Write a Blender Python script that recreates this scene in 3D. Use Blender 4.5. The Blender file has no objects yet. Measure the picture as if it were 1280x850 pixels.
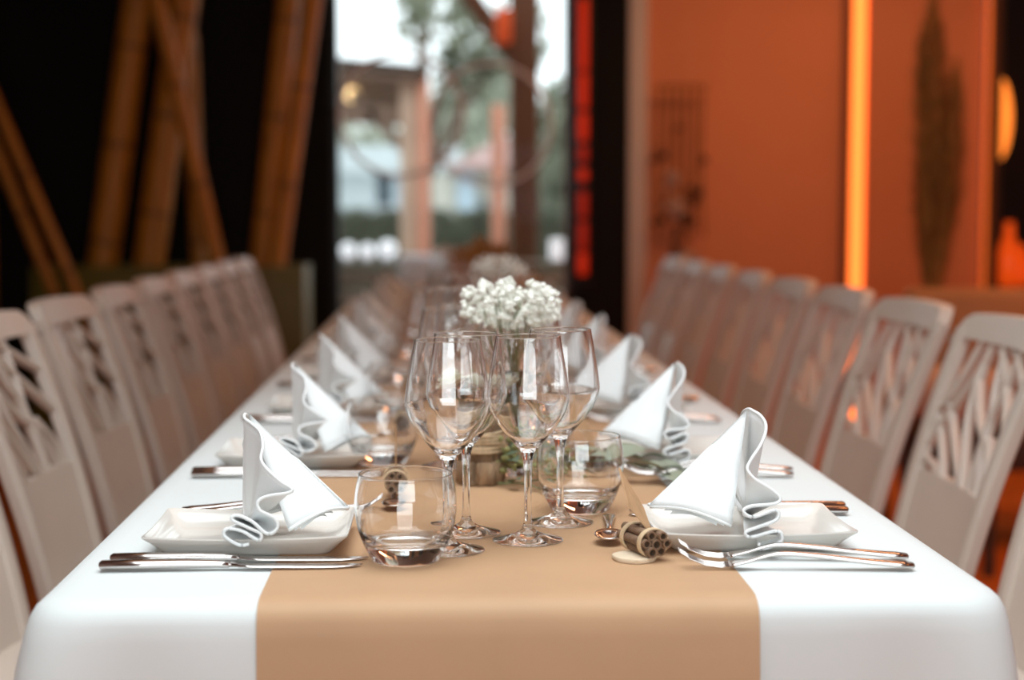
import bpy, bmesh, math, random
from mathutils import Vector, Matrix
random.seed(7)
PI = math.pi
sc = bpy.context.scene
col = sc.collection

# ------------------------------------------------------------------ camera, world, light, exposure
cam = bpy.data.cameras.new('camera')
cam.sensor_width = 36.0
cam.lens = 56.25
cam.clip_end = 200
cam.dof.use_dof = True
cam.dof.focus_distance = 1.60
cam.dof.aperture_fstop = 2.9
camo = bpy.data.objects.new('camera', cam)
col.objects.link(camo)
camo.location = (0, 0, 1.077)
camo.rotation_euler = (PI/2 - math.radians(4.489), 0, -math.radians(2.540))
sc.camera = camo

vs = sc.view_settings
vs.view_transform = 'Standard'
vs.look = 'None'
vs.exposure = 0.13
vs.gamma = 1.0
vs.use_curve_mapping = False
cy = sc.cycles
cy.max_bounces = 24
cy.transmission_bounces = 20
cy.glossy_bounces = 8
cy.diffuse_bounces = 5
cy.transparent_max_bounces = 24
cy.use_denoising = True
cy.sample_clamp_indirect = 6.0
cy.blur_glossy = 0.6

w = bpy.data.worlds.new('overcast_sky')
sc.world = w
w.use_nodes = True
wn = w.node_tree
bg = wn.nodes['Background']
bg.inputs[0].default_value = (0.86, 0.97, 1.0, 1)
bg.inputs[1].default_value = 1.9

def area_light(name, loc, rot, sx, sy, energy, color, spread=180):
    L = bpy.data.lights.new(name, 'AREA')
    L.shape = 'RECTANGLE'; L.size = sx; L.size_y = sy
    L.energy = energy; L.color = color; L.spread = math.radians(spread)
    o = bpy.data.objects.new(name, L); col.objects.link(o)
    o.location = loc; o.rotation_euler = rot
    return o
# daylight through the tall window behind the camera
area_light('window_daylight', (0.2, -1.66, 1.42), (math.radians(84), 0, 0), 2.2, .85, 33, (0.89, 0.97, 1.0))
# added soft white fill, no known fixture, above the near end of the table
area_light('overhead_fill_light', (0.1, 1.35, 2.60), (0, 0, 0), 2.0, 2.0, 29, (0.89, 0.97, 1.0), 120)
# unseen warm fill added over the far half of the room
area_light('warm_fill_light', (0.1, 4.4, 2.72), (0, 0, 0), 3.0, 2.6, 10, (1.0, 0.50, 0.24))
# added orange fill that brightens the orange back wall
area_light('orange_wall_fill', (2.0, 6.9, 2.78), (math.radians(-12), 0, 0), 1.6, .3, 22, (1.0, 0.46, 0.22))
# extra orange fill added to light the floor on the right
area_light('orange_floor_fill', (2.5, 3.6, 2.78), (0, 0, 0), .8, 2.4, 22, (1.0, 0.34, 0.10), 110)

# ------------------------------------------------------------------ materials
MATS = {}
def mat(name, color, rough=0.5, metal=0.0, var=0.0, vscale=20, bump=0.0, bscale=60, stretch=None, emit=None, estr=0.0, trans=0.0, ior=1.5, spec=0.5, sheen=0.0, sss=0.0):
    m = bpy.data.materials.new(name); m.use_nodes = True
    nt = m.node_tree; b = nt.nodes['Principled BSDF']
    b.inputs['Base Color'].default_value = (*color, 1)
    b.inputs['Roughness'].default_value = rough
    b.inputs['Metallic'].default_value = metal
    b.inputs['IOR'].default_value = ior
    b.inputs['Specular IOR Level'].default_value = spec
    b.inputs['Transmission Weight'].default_value = trans
    if sheen: b.inputs['Sheen Weight'].default_value = sheen
    if emit:
        b.inputs['Emission Color'].default_value = (*emit, 1)
        b.inputs['Emission Strength'].default_value = estr
    if var or bump:
        tc = nt.nodes.new('ShaderNodeTexCoord')
        mp = nt.nodes.new('ShaderNodeMapping')
        if stretch: mp.inputs['Scale'].default_value = stretch
        nt.links.new(tc.outputs['Object'], mp.inputs['Vector'])
    if var:
        n = nt.nodes.new('ShaderNodeTexNoise'); n.inputs['Scale'].default_value = vscale; n.inputs['Detail'].default_value = 4
        nt.links.new(mp.outputs[0], n.inputs['Vector'])
        r = nt.nodes.new('ShaderNodeValToRGB')
        r.color_ramp.elements[0].position = 0.3; r.color_ramp.elements[1].position = 0.7
        r.color_ramp.elements[0].color = (*[max(0, c*(1-var)) for c in color], 1)
        r.color_ramp.elements[1].color = (*[min(1, c*(1+var)) for c in color], 1)
        nt.links.new(n.outputs['Fac'], r.inputs['Fac'])
        nt.links.new(r.outputs['Color'], b.inputs['Base Color'])
    if bump:
        n2 = nt.nodes.new('ShaderNodeTexNoise'); n2.inputs['Scale'].default_value = bscale; n2.inputs['Detail'].default_value = 3
        nt.links.new(mp.outputs[0], n2.inputs['Vector'])
        bp = nt.nodes.new('ShaderNodeBump'); bp.inputs['Strength'].default_value = bump; bp.inputs['Distance'].default_value = 0.01
        nt.links.new(n2.outputs['Fac'], bp.inputs['Height'])
        nt.links.new(bp.outputs[0], b.inputs['Normal'])
    MATS[name] = m
    return m

M = {}
M['cloth'] = mat('white_tablecloth', (0.70, 0.735, 0.73), 0.75, bump=0.04, bscale=25)
M['napkin'] = mat('white_napkin_linen', (0.86, 0.88, 0.88), 0.85, bump=0.05, bscale=400, sheen=0.1)
M['kraft'] = mat('kraft_paper', (0.50, 0.30, 0.165), 0.62, var=0.05, vscale=8, bump=0.03, bscale=30)
M['card'] = mat('kraft_card', (0.46, 0.27, 0.14), 0.75, var=0.08, vscale=60)
M['plate'] = mat('glazed_porcelain', (0.70, 0.66, 0.61), 0.12)
M['steel'] = mat('polished_steel', (0.62, 0.58, 0.56), 0.14, metal=1.0)
M['glass'] = mat('clear_glass', (1, 1, 1), 0.0, trans=1.0, ior=1.48)
M['chair'] = mat('greige_lacquer', (0.61, 0.525, 0.455), 0.42, var=0.03, vscale=6)
M['black'] = mat('matt_black_paint', (0.006, 0.006, 0.005), 0.8, var=0.3, vscale=2, spec=0.2)
M['blackg'] = mat('black_metal', (0.008, 0.008, 0.008), 0.45, spec=0.3)
M['bamboo'] = mat('bamboo', (0.46, 0.175, 0.008), 0.5, var=0.25, vscale=6, stretch=(6, 6, 1))
M['bamboo_node'] = mat('bamboo_node', (0.22, 0.085, 0.012), 0.6)
M['olive'] = mat('olive_painted_wood', (0.12, 0.10, 0.004), 0.5, var=0.1, vscale=4)
M['orange'] = mat('led_orange_plaster', (0.72, 0.275, 0.125), 0.85, var=0.05, vscale=1.5, bump=0.03, bscale=40)  # orange light of the LEDs is put into the wall's base colour
M['white_trim'] = mat('offwhite_trim', (0.62, 0.55, 0.48), 0.6)
M['dark_trim'] = mat('dark_brown_trim', (0.12, 0.035, 0.012), 0.6)
M['ceil'] = mat('ceiling_paint', (0.42, 0.38, 0.35), 0.9, var=0.03, vscale=2)
M['wallside'] = mat('side_wall_plaster', (0.42, 0.20, 0.11), 0.9, var=0.05, vscale=2)
M['frontwall'] = mat('front_wall_plaster', (0.60, 0.55, 0.50), 0.9, var=0.05, vscale=2)
M['floor'] = mat('reddish_wood_led_glow', (0.50, 0.13, 0.018), 0.38, var=0.25, vscale=3, stretch=(8, 1, 1))  # reddish-brown wood, pushed to orange for the LED glow on it
M['led'] = mat('orange_led', (1, .4, .1), 0.5, emit=(1.0, 0.185, 0.030), estr=2.3)
M['led_soft'] = mat('orange_led_soft', (1, .3, .06), 0.5, emit=(1.0, 0.16, 0.018), estr=0.55)
M['red_led'] = mat('red_light', (0.5, .01, 0), 0.5, emit=(0.27, 0.010, 0.0), estr=1.0)
M['red_led_dim'] = mat('red_light_dim', (0.5, .01, 0), 0.5, emit=(0.10, 0.004, 0.0), estr=1.0)
M['amber'] = mat('amber_reflection', (1, .3, .05), 0.3, emit=(1.0, 0.24, 0.03), estr=1.5)  # glow standing for the reflection of a lamp
M['amber_dim'] = mat('amber_lantern_glass', (0.8, .15, .02), 0.2, emit=(0.8, 0.07, 0.004), estr=0.55)
M['sofa'] = mat('beige_upholstery', (0.43, 0.235, 0.115), 0.9, var=0.06, vscale=5, bump=0.1, bscale=200)
M['cushion'] = mat('pale_cushion', (0.55, 0.40, 0.32), 0.9)
M['darkwood'] = mat('dark_wood', (0.045, 0.02, 0.01), 0.5, var=0.2, vscale=10)
M['pampas'] = mat('dried_pampas', (0.52, 0.25, 0.06), 0.95, var=0.3, vscale=8)
M['drybrown'] = mat('dried_brown_leaf', (0.30, 0.12, 0.028), 0.9, var=0.2, vscale=20)
M['dryorange'] = mat('dried_orange_grass', (0.42, 0.20, 0.07), 0.9, var=0.2, vscale=20)
M['gyp'] = mat('gypsophila_white', (0.92, 0.92, 0.85), 0.9)
M['rose'] = mat('ivory_petal', (0.80, 0.78, 0.66), 0.8)
M['stem'] = mat('green_stem', (0.17, 0.20, 0.09), 0.7)
M['leaf'] = mat('eucalyptus_leaf', (0.115, 0.155, 0.095), 0.55, var=0.2, vscale=40)
M['leafpale'] = mat('pale_eucalyptus_leaf', (0.27, 0.30, 0.22), 0.55, var=0.15, vscale=40)
M['berry'] = mat('green_bud', (0.28, 0.27, 0.10), 0.6, var=0.2, vscale=80)
M['bark'] = mat('rough_bark', (0.17, 0.105, 0.06), 0.95, var=0.45, vscale=45, bump=1.0, bscale=70, stretch=(1, 1, .35))
M['bark_light'] = mat('pale_bark', (0.30, 0.195, 0.115), 0.95, var=0.5, vscale=70, bump=1.0, bscale=90, stretch=(1, 1, .3))
M['wood_cut'] = mat('cut_wood', (0.55, 0.38, 0.22), 0.8, var=0.12, vscale=30)
M['disc'] = mat('pale_wood_slice', (0.72, 0.58, 0.42), 0.8, var=0.06, vscale=60)
M['twine'] = mat('raffia_twine', (0.62, 0.46, 0.29), 0.9, var=0.15, vscale=200)
M['cinnamon'] = mat('cinnamon_bark', (0.21, 0.125, 0.075), 0.8, var=0.2, vscale=80, bump=0.2, bscale=150)
M['postbrown'] = mat('stained_timber', (0.115, 0.036, 0.008), 0.7, var=0.2, vscale=6, stretch=(4, 4, .6))
M['salmon'] = mat('salmon_painted_post', (0.62, 0.26, 0.17), 0.8, var=0.08, vscale=5)
M['tanpost'] = mat('tan_painted_post', (0.50, 0.34, 0.25), 0.8, var=0.08, vscale=5)
M['roofwood'] = mat('weathered_roof_boards', (0.20, 0.125, 0.09), 0.8, var=0.15, vscale=8)
M['house'] = mat('white_render', (0.60, 0.66, 0.68), 0.9, var=0.04, vscale=2)
M['housecream'] = mat('cream_render', (0.60, 0.57, 0.50), 0.9, var=0.04, vscale=2)
M['houseblue'] = mat('pale_blue_paint', (0.50, 0.62, 0.72), 0.8)
M['tile'] = mat('faded_clay_tile', (0.36, 0.22, 0.20), 0.9, var=0.15, vscale=5)
M['darkglass'] = mat('dark_window_glass', (0.10, 0.13, 0.15), 0.1)
M['hedge'] = mat('grey_green_hedge', (0.085, 0.09, 0.06), 0.9, var=0.3, vscale=6)
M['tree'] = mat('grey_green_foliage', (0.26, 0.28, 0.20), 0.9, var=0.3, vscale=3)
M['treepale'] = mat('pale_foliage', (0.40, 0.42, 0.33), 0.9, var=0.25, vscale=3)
M['trunk'] = mat('tree_bark', (0.16, 0.12, 0.09), 0.9, var=0.2, vscale=20)
M['deck'] = mat('weathered_decking', (0.30, 0.25, 0.20), 0.8, var=0.15, vscale=5, stretch=(1, 8, 1))
M['ground'] = mat('gravel_ground', (0.32, 0.31, 0.28), 0.95, var=0.15, vscale=3)
M['whitepaint'] = mat('white_paint', (0.80, 0.83, 0.88), 0.6)
M['lantern'] = mat('white_lantern_glow', (0.9, .9, .9), 0.5, emit=(0.85, 0.92, 1.0), estr=0.62)
M['bulb'] = mat('warm_bulb', (1, .8, .5), 0.4, emit=(1.0, 0.66, 0.30), estr=2.2)
M['orangeplastic'] = mat('orange_lantern', (0.85, 0.10, 0.01), 0.6)
# window pane: thin glass
mg = bpy.data.materials.new('window_pane_glass'); mg.use_nodes = True
nt = mg.node_tree; nt.nodes.remove(nt.nodes['Principled BSDF'])
out = nt.nodes['Material Output']
tr = nt.nodes.new('ShaderNodeBsdfTransparent'); gl = nt.nodes.new('ShaderNodeBsdfGlossy'); gl.inputs['Roughness'].default_value = 0.0
fr = nt.nodes.new('ShaderNodeFresnel'); fr.inputs['IOR'].default_value = 1.06
mx = nt.nodes.new('ShaderNodeMixShader')
nt.links.new(fr.outputs[0], mx.inputs[0]); nt.links.new(tr.outputs[0], mx.inputs[1]); nt.links.new(gl.outputs[0], mx.inputs[2])
nt.links.new(mx.outputs[0], out.inputs['Surface'])
M['pane'] = mg

# ------------------------------------------------------------------ helpers
def link(name, me, m=None, parent=None, loc=None, rot=None):
    o = bpy.data.objects.new(name, me); col.objects.link(o)
    if m is not None and me is not None and not me.materials: me.materials.append(m)
    if parent is not None: o.parent = parent
    if loc is not None: o.location = loc
    if rot is not None: o.rotation_euler = rot
    return o
def tag(o, label, cat, group=None, kind=None):
    o['label'] = label; o['category'] = cat
    if group: o['group'] = group
    if kind: o['kind'] = kind
    return o
def structure(o):
    o['kind'] = 'structure'; return o
def empty(name, loc=(0, 0, 0), rz=0):
    o = bpy.data.objects.new(name, None); col.objects.link(o)
    o.location = loc; o.rotation_euler = (0, 0, rz); o.empty_display_size = 0.05
    return o
def mesh(name, bm, smooth=True, angle=None):
    me = bpy.data.meshes.new(name); bm.to_mesh(me); bm.free()
    if smooth:
        for p in me.polygons: p.use_smooth = True
        if angle: me.set_sharp_from_angle(angle=math.radians(angle))
    return me
def copy_tree(o, parent=None):
    c = o.copy(); col.objects.link(c)
    if parent is not None: c.parent = parent
    for ch in o.children: copy_tree(ch, c)
    return c

def box(bm, x0, x1, y0, y1, z0, z1, bev=0.0, seg=2):
    vs_ = [bm.verts.new((x, y, z)) for z in (z0, z1) for y in (y0, y1) for x in (x0, x1)]
    f = [(0, 2, 3, 1), (4, 5, 7, 6), (0, 1, 5, 4), (2, 6, 7, 3), (0, 4, 6, 2), (1, 3, 7, 5)]
    fs = [bm.faces.new([vs_[i] for i in q]) for q in f]
    if bev:
        es = list({e for fa in fs for e in fa.edges})
        bmesh.ops.bevel(bm, geom=es, offset=bev, segments=seg, affect='EDGES', profile=0.5)
    return bm
def boxmesh(name, x0, x1, y0, y1, z0, z1, bev=0.0, seg=2):
    bm = bmesh.new(); box(bm, x0, x1, y0, y1, z0, z1, bev, seg)
    return mesh(name, bm, smooth=bool(bev), angle=40)
def lathe(bm, prof, seg=32, closed_start=False, closed_end=False, wob=None):
    """prof: list of (r, z); rings outward-facing when walked bottom-out-up-in."""
    rings = []
    for i, (r, z) in enumerate(prof):
        if r < 1e-6:
            rings.append([bm.verts.new((0, 0, z))])
        else:
            ring = []
            for k in range(seg):
                a = 2*PI*k/seg
                rr = r*(1 + (wob(a, z) if wob else 0))
                ring.append(bm.verts.new((rr*math.cos(a), rr*math.sin(a), z)))
            rings.append(ring)
    for a, b in zip(rings[:-1], rings[1:]):
        for k in range(seg):
            k2 = (k+1) % seg
            if len(a) == 1 and len(b) == 1: break
            if len(a) == 1: bm.faces.new((a[0], b[k2], b[k]))
            elif len(b) == 1: bm.faces.new((a[k], a[k2], b[0]))
            else: bm.faces.new((a[k], a[k2], b[k2], b[k]))
    return bm
def sweep(bm, pts, hw, hh, seg=10, up=(0, 0, 1), power=2.0, cap=True):
    """tube with an elliptic/superelliptic cross-section; hw along side, hh along up."""
    n = len(pts); pts = [Vector(p) for p in pts]
    if not hasattr(hw, '__len__'): hw = [hw]*n
    if not hasattr(hh, '__len__'): hh = [hh]*n
    up = Vector(up); rings = []
    for i, p in enumerate(pts):
        t = (pts[min(i+1, n-1)] - pts[max(i-1, 0)])
        if t.length < 1e-9: t = Vector((1, 0, 0))
        t.normalize()
        s = t.cross(up)
        if s.length < 1e-4: s = t.cross(Vector((1, 0, 0)))
        s.normalize(); u = s.cross(t)
        ring = []
        for k in range(seg):
            a = 2*PI*(k+0.5)/seg; c, d = math.cos(a), math.sin(a)
            e = 2.0/power
            c = math.copysign(abs(c)**e, c); d = math.copysign(abs(d)**e, d)
            ring.append(bm.verts.new(p + s*(c*hw[i]) + u*(d*hh[i])))
        rings.append(ring)
    for a, b in zip(rings[:-1], rings[1:]):
        for k in range(seg):
            k2 = (k+1) % seg
            bm.faces.new((a[k], a[k2], b[k2], b[k]))
    if cap:
        bm.faces.new(rings[0][::-1]); bm.faces.new(rings[-1])
    return bm
def spline(pts, n=16):
    """Catmull-Rom through pts"""
    P = [Vector(p) for p in pts]
    P = [P[0]*2 - P[1]] + P + [P[-1]*2 - P[-2]]
    outp = []
    m = len(P)-3
    for i in range(m):
        for k in range(n):
            t = k/n
            a, b, c, d = P[i:i+4]
            outp.append(0.5*((2*b) + (c-a)*t + (2*a-5*b+4*c-d)*t*t + (-a+3*b-3*c+d)*t**3))
    outp.append(P[-2])
    return outp
def recalc(bm):
    bmesh.ops.recalc_face_normals(bm, faces=bm.faces[:]); return bm
def blob(bm, c, r, sub=1, sq=(1, 1, 1), rnd=0.0):
    res = bmesh.ops.create_icosphere(bm, subdivisions=sub, radius=1.0)
    for v in res['verts']:
        k = r*(1 + random.uniform(-rnd, rnd))
        v.co = Vector((c[0]+v.co.x*k*sq[0], c[1]+v.co.y*k*sq[1], c[2]+v.co.z*k*sq[2]))

ORD = ['first', 'second', 'third', 'fourth', 'fifth', 'sixth', 'seventh', 'eighth', 'ninth', 'tenth']

# ------------------------------------------------------------------ the setting
def wallbox(name, x0, x1, y0, y1, z0, z1, m, bev=0):
    return structure(link(name, boxmesh(name, x0, x1, y0, y1, z0, z1, bev), m))
XL, XR, YF, YB, ZC = -2.9, 3.6, -1.75, 8.0, 2.85
wallbox('floor', XL-.1, XR+.1, YF-.1, YB+.35, -0.1, 0, M['floor'])
wallbox('ceiling', XL-.1, XR+.1, YF-.1, YB+.35, ZC, ZC+.1, M['ceil'])
wallbox('wall_left', XL-.1, XL, YF, 4.2, 0, ZC, M['frontwall'])
wallbox('wall_left_black', XL-.1, XL, 4.2, YB+.3, 0, ZC, M['black'])
wallbox('wall_right', XR, XR+.1, YF, YB+.3, 0, ZC, M['wallside'])
# made-up housing around the added overhead fill, out of view
wallbox('fill_light_housing', -.92, 1.12, .33, 2.37, 2.615, ZC, M['ceil'])
# front wall behind the camera, with a wide window opening
wallbox('wall_front', XL, XR, YF-.1, YF, 0, .95, M['frontwall'])
wallbox('wall_front_lintel', XL, XR, YF-.1, YF, 1.9, ZC, M['frontwall'])
wallbox('wall_front_pier', XL, -.95, YF-.1, YF, .95, 1.9, M['frontwall'])
wallbox('wall_front_pier', 1.35, XR, YF-.1, YF, .95, 1.9, M['frontwall'])
# back wall
wallbox('wall_back', XL, -0.54, YB, YB+.12, 0, ZC, M['black'])
wallbox('wall_back_pillar', 0.645, 0.932, YB-.04, YB+.12, 0, ZC, M['black'])
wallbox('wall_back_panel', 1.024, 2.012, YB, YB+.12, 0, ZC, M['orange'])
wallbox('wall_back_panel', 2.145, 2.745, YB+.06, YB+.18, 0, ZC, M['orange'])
wallbox('wall_back_corner', 2.03, 2.13, YB+.10, YB+.2, 0, ZC, M['dark_trim'])
wallbox('trim_1', 0.932, 1.024, YB-.05, YB+.12, 0, ZC, M['white_trim'], .006)
wallbox('trim_2', 2.012, 2.030, YB-.03, YB+.12, 0, ZC, M['dark_trim'])
wallbox('wall_back_niche', 2.745, XR, YB+.25, YB+.3, 0, ZC, M['blackg'])
wallbox('trim_3', 2.772, 2.80, YB-.06, YB+.25, 0, ZC, M['darkwood'])
# window_1: floor-to-ceiling glazing
wf = structure(empty('window_1', (0, YB+.05, 0)))
fr_ = bmesh.new()
box(fr_, -0.54, -0.506, -.05, .06, 0, ZC)
structure(link('window_frame', mesh('window_frame_side', fr_, False), M['blackg'], wf))
for nm, a in (('window_frame', (0.621, 0.645, -.05, .06, 0, ZC)), ('window_frame', (-0.506, 0.621, -.05, .06, 0, .07)), ('window_frame', (-0.506, 0.621, -.05, .06, 2.62, ZC))):
    structure(link(nm, boxmesh(nm, *a), M['dark_trim'] if a[0] > 0.6 else M['blackg'], wf))  # right jamb browner: light on the black frame put into its colour
structure(link('window_pane', boxmesh('window_pane', -0.506, 0.621, -.004, .004, .07, 2.62), M['pane'], wf))

# ------------------------------------------------------------------ lights of the room
o = tag(link('led_strip', boxmesh('led_strip', 2.082, 2.142, YB+.06, YB+.095, 0.02, ZC-.02, .01), M['led']), 'glowing orange vertical light strip between the two orange walls', 'light strip')
o = tag(link('led_strip', boxmesh('led_strip_b', 2.752, 2.766, YB+.02, YB+.05, 0.02, ZC-.02, .004), M['led_soft']), 'thin dim orange light strip beside the black niche', 'light strip')
rp = tag(empty('red_light_column', (0, YB-.05, 0)), 'tall red glowing light column on the black pillar beside the window', 'light')
link('housing', boxmesh('red_housing', 0.652, 0.748, -.035, .008, .70, 2.20, .006), M['blackg'], rp)
for (y0, y1, mm) in ((5, 92, 'red_led'), (95, 138, 'red_led'), (143, 178, 'red_led'), (184, 204, 'red_led_dim'), (212, 227, 'red_led'), (240, 272, 'red_led_dim'), (277, 312, 'red_led_dim'), (315, 343, 'red_led')):
    z1 = 1.077 + (268-y0)*8/2000; z0 = 1.077 + (268-y1)*8/2000
    link('light_segment', boxmesh('light_segment', 0.676, 0.724, -.05, -.034, z0, z1, .008), M[mm], rp)
# niche on the far right: oval lamp reflection built as a glowing body, and amber lanterns on a black shelf
lamp_refl = tag(empty('lamp_reflection', (2.855, YB+.14, 1.565)), 'tall oval orange lamp reflection modelled as a glowing shade', 'lamp')
bm = bmesh.new(); blob(bm, (0, 0, 0), 1, 3, (.068, .05, .215)); link('reflected_shade', mesh('lamp_refl_shade', bm), M['amber'], lamp_refl)
link('bracket', boxmesh('lamp_refl_bracket', -.02, .02, .045, .11, -.05, .05, .004), M['blackg'], lamp_refl)
shelf = tag(link('niche_shelf', boxmesh('niche_shelf', 2.802, 3.5, YB-.05, YB+.25, .66, .70, .004), M['blackg']), 'black shelf carrying amber lanterns in the niche', 'shelf')
for i, (x, y, r, h, lb) in enumerate(((2.875, 8.0, .055, .34, 'slim amber lantern standing at the end of the black shelf'), (2.975, 8.08, .05, .22, 'short round amber lantern standing behind the slim one'))):
    t = tag(empty('amber_lantern', (x, y, .70)), lb, 'lantern', 'amber lanterns on the black shelf')
    bm = bmesh.new(); lathe(bm, [(0, .012), (r*.8, .012), (r, .05), (r, h*.55), (r*.45, h*.8), (r*.4, h), (0, h)], 20); link('lantern_glass', mesh('lantern_glass', bm), M['amber_dim'], t)
    bm = bmesh.new(); lathe(bm, [(0, 0), (r*.95, 0), (r*.95, .012), (0, .012)], 20); link('base', mesh('lantern_base', bm, True, 40), M['blackg'], t)
    bm = bmesh.new(); lathe(bm, [(0, h), (r*.5, h), (r*.5, h+.02), (0, h+.03)], 20); link('lid', mesh('lantern_lid', bm, True, 40), M['blackg'], t)

# ------------------------------------------------------------------ outside
wallbox('ground', -14, 16, 8.36, 45, -.16, -.06, M['ground'])
wallbox('terrace', -4, 5, 8.36, 13.2, -.06, 0, M['deck'])
pg = tag(empty('timber_post', (0.492, 9.5, 0)), 'thick dark brown timber post with a diagonal brace outside the window', 'post')
link('shaft', boxmesh('post_shaft', -.083, .083, -.083, .083, 0, 3.1, .012), M['postbrown'], pg)
bm = bmesh.new(); sweep(bm, [(-.06, 0, 2.0), (-.36, 0, 2.40), (-.75, 0, 2.92)], .055, .05, 8, (0, 1, 0), 4); link('brace', mesh('post_brace', bm, True, 40), M['postbrown'], pg)
hl = tag(empty('hanging_lantern', (0.365, 9.355, 2.06)), 'bright orange box lantern hung high on the brown post', 'lantern')
link('body', boxmesh('hl_body', -.045, .045, -.045, .045, 0, .20, .012), M['orangeplastic'], hl)
bm = bmesh.new(); sweep(bm, [(0, 0, .20), (0.02, .05, .29), (0.05, .075, .33)], .006, .006, 6); link('hook', mesh('hl_hook', bm), M['blackg'], hl)
tag(link('painted_post', boxmesh('salmon_post', .35, .44, 10.95, 11.04, 0, 1.82, .01), M['salmon']), 'slim salmon post just left of the brown timber post', 'post')
pp = tag(empty('garden_shelter', (0, 12, 0)), 'open timber shelter with a salmon post and a brown boarded roof', 'shelter')
link('post', boxmesh('sh_post', -.165, -.085, -.06, .06, 0, 2.12, .01), M['salmon'], pp)
link('post', boxmesh('sh_post_b', -.30, -.165, -.02, .10, 0, 2.10, .01), M['tanpost'], pp)
link('post', boxmesh('sh_post_c', -1.75, -1.62, -.06, .06, 0, 2.2, .01), M['tanpost'], pp)
bm = bmesh.new(); sweep(bm, [(-2.2, -.1, 2.30), (-.10, -.1, 2.12)], .03, .05, 8, (0, 0, 1), 4); link('fascia', mesh('sh_fascia', bm, True, 40), M['darkwood'], pp)
for k in range(9):
    y = -.05 + k*.2
    bm = bmesh.new(); sweep(bm, [(-2.2, y, 2.24-.02*k), (-.14, y, 2.06-.02*k)], .096, .016, 8, (0, 0, 1), 6)
    link('roof_board', mesh('sh_board', bm, True, 40), M['roofwood'], pp)
bm = bmesh.new(); sweep(bm, [(-.66, .05, 1.98), (-.26, .05, 1.55)], .04, .04, 8, (0, 1, 0), 4); link('brace', mesh('sh_brace', bm, True, 40), M['roofwood'], pp)
bm = bmesh.new(); sweep(bm, [(-1.6, .05, 1.86), (-.2, .05, 1.80)], .04, .07, 8, (0, 0, 1), 4); link('beam', mesh('sh_beam', bm, True, 40), M['roofwood'], pp)
bl = tag(empty('pendant_bulb', (-.67, 12.3, 1.985)), 'round warm bulb glowing under the shelter roof', 'bulb')
bm = bmesh.new(); blob(bm, (0, 0, 0), .055, 2); link('globe', mesh('bulb_globe', bm), M['bulb'], bl)
bm = bmesh.new(); sweep(bm, [(0, 0, .05), (0, 0, .11)], .006, .006, 6); link('cord', mesh('bulb_cord', bm), M['blackg'], bl)
# house
hs = tag(empty('house', (0, 22, 0)), 'low white house with dark window and faded tiled roof behind the hedge', 'house')
link('wall', boxmesh('h_wall', -4, -.35, 0, 5, -.06, 1.98), M['house'], hs)
link('wall', boxmesh('h_wall_b', -.35, 3.2, -.3, 5, -.06, 1.68), M['housecream'], hs)
link('fascia', boxmesh('h_fascia', -4.05, .28, -.38, -.31, 1.64, 2.0), M['house'], hs)
link('pilaster', boxmesh('h_pil', .22, .46, -.45, -.301, -.06, 1.75), M['houseblue'], hs)
link('garage_door', boxmesh('h_gar', -.30, .20, -.36, -.301, .9, 1.60), M['housecream'], hs)
wn_ = link('window', boxmesh('h_win', -.90, -.38, -.04, .03, 1.16, 1.78), M['whitepaint'], hs)
for (a, b) in ((-.88, -.66), (-.62, -.40)):
    link('pane', boxmesh('h_pane', a, b, -.055, -.035, 1.19, 1.75), M['darkglass'] if a < -.7 else M['houseblue'], wn_)
link('window', boxmesh('h_win2', .54, .62, -.36, -.301, 1.15, 1.32), M['darkglass'], hs)
bm = bmesh.new()
vv = [bm.verts.new(c) for c in ((.1, -.7, 1.72), (3.4, -.7, 1.72), (3.4, 2.2, 2.22), (.9, 2.2, 2.22), (.1, -.7, 1.66), (3.4, -.7, 1.66), (3.4, 2.2, 2.16), (.9, 2.2, 2.16))]
for q in ((0, 1, 2, 3), (7, 6, 5, 4), (0, 4, 5, 1), (1, 5, 6, 2), (2, 6, 7, 3), (3, 7, 4, 0)): bm.faces.new([vv[i] for i in q])
link('roof', mesh('h_roof', recalc(bm), False), M['tile'], hs)
# leaf clouds
def leafcloud(bm, c, rad, n, size, seed):
    rg = random.Random(seed)
    for _ in range(n):
        d = Vector((rg.gauss(0, 1), rg.gauss(0, 1), rg.gauss(0, 1))); d.normalize()
        r = rg.random()**0.45
        p = Vector((c[0]+d.x*rad[0]*r, c[1]+d.y*rad[1]*r, c[2]+d.z*rad[2]*r))
        a = Vector((rg.gauss(0, 1), rg.gauss(0, 1), rg.gauss(0, 1))).normalized()
        b = a.cross(Vector((rg.gauss(0, 1), rg.gauss(0, 1), rg.gauss(0, 1)))).normalized()
        s = size*rg.uniform(.6, 1.3)
        q = [p-a*s, p-b*s*.45, p+a*s, p+b*s*.45]
        bm.faces.new([bm.verts.new(v) for v in q])
hg = tag(empty('hedge', (0, 15.5, 0)), 'long dark clipped hedge across the garden in front of the white house', 'hedge')
link('core', boxmesh('hedge_core', -5, 5, -.35, .35, -.06, 1.06), M['hedge'], hg)
bm = bmesh.new(); rg = random.Random(3)
for _ in range(5000):
    x = rg.uniform(-5, 5); z = rg.uniform(0, 1.13); y = rg.choice((-.38, -.36, .36, rg.uniform(-.36, .36))); z = z if abs(y) > .35 else rg.uniform(1.03, 1.12)
    a = Vector((rg.gauss(0, 1), rg.gauss(0, 1), rg.gauss(0, 1))).normalized(); b = a.cross(Vector((rg.gauss(0, 1), rg.gauss(0, 1), rg.gauss(0, 1)))).normalized()
    p = Vector((x, y, z)); bm.faces.new([bm.verts.new(v) for v in (p-a*.05, p-b*.03, p+a*.05, p+b*.03)])
fo = link('foliage', mesh('hedge_leaves', bm, False), M['hedge'], hg); fo['kind'] = 'stuff'
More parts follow.
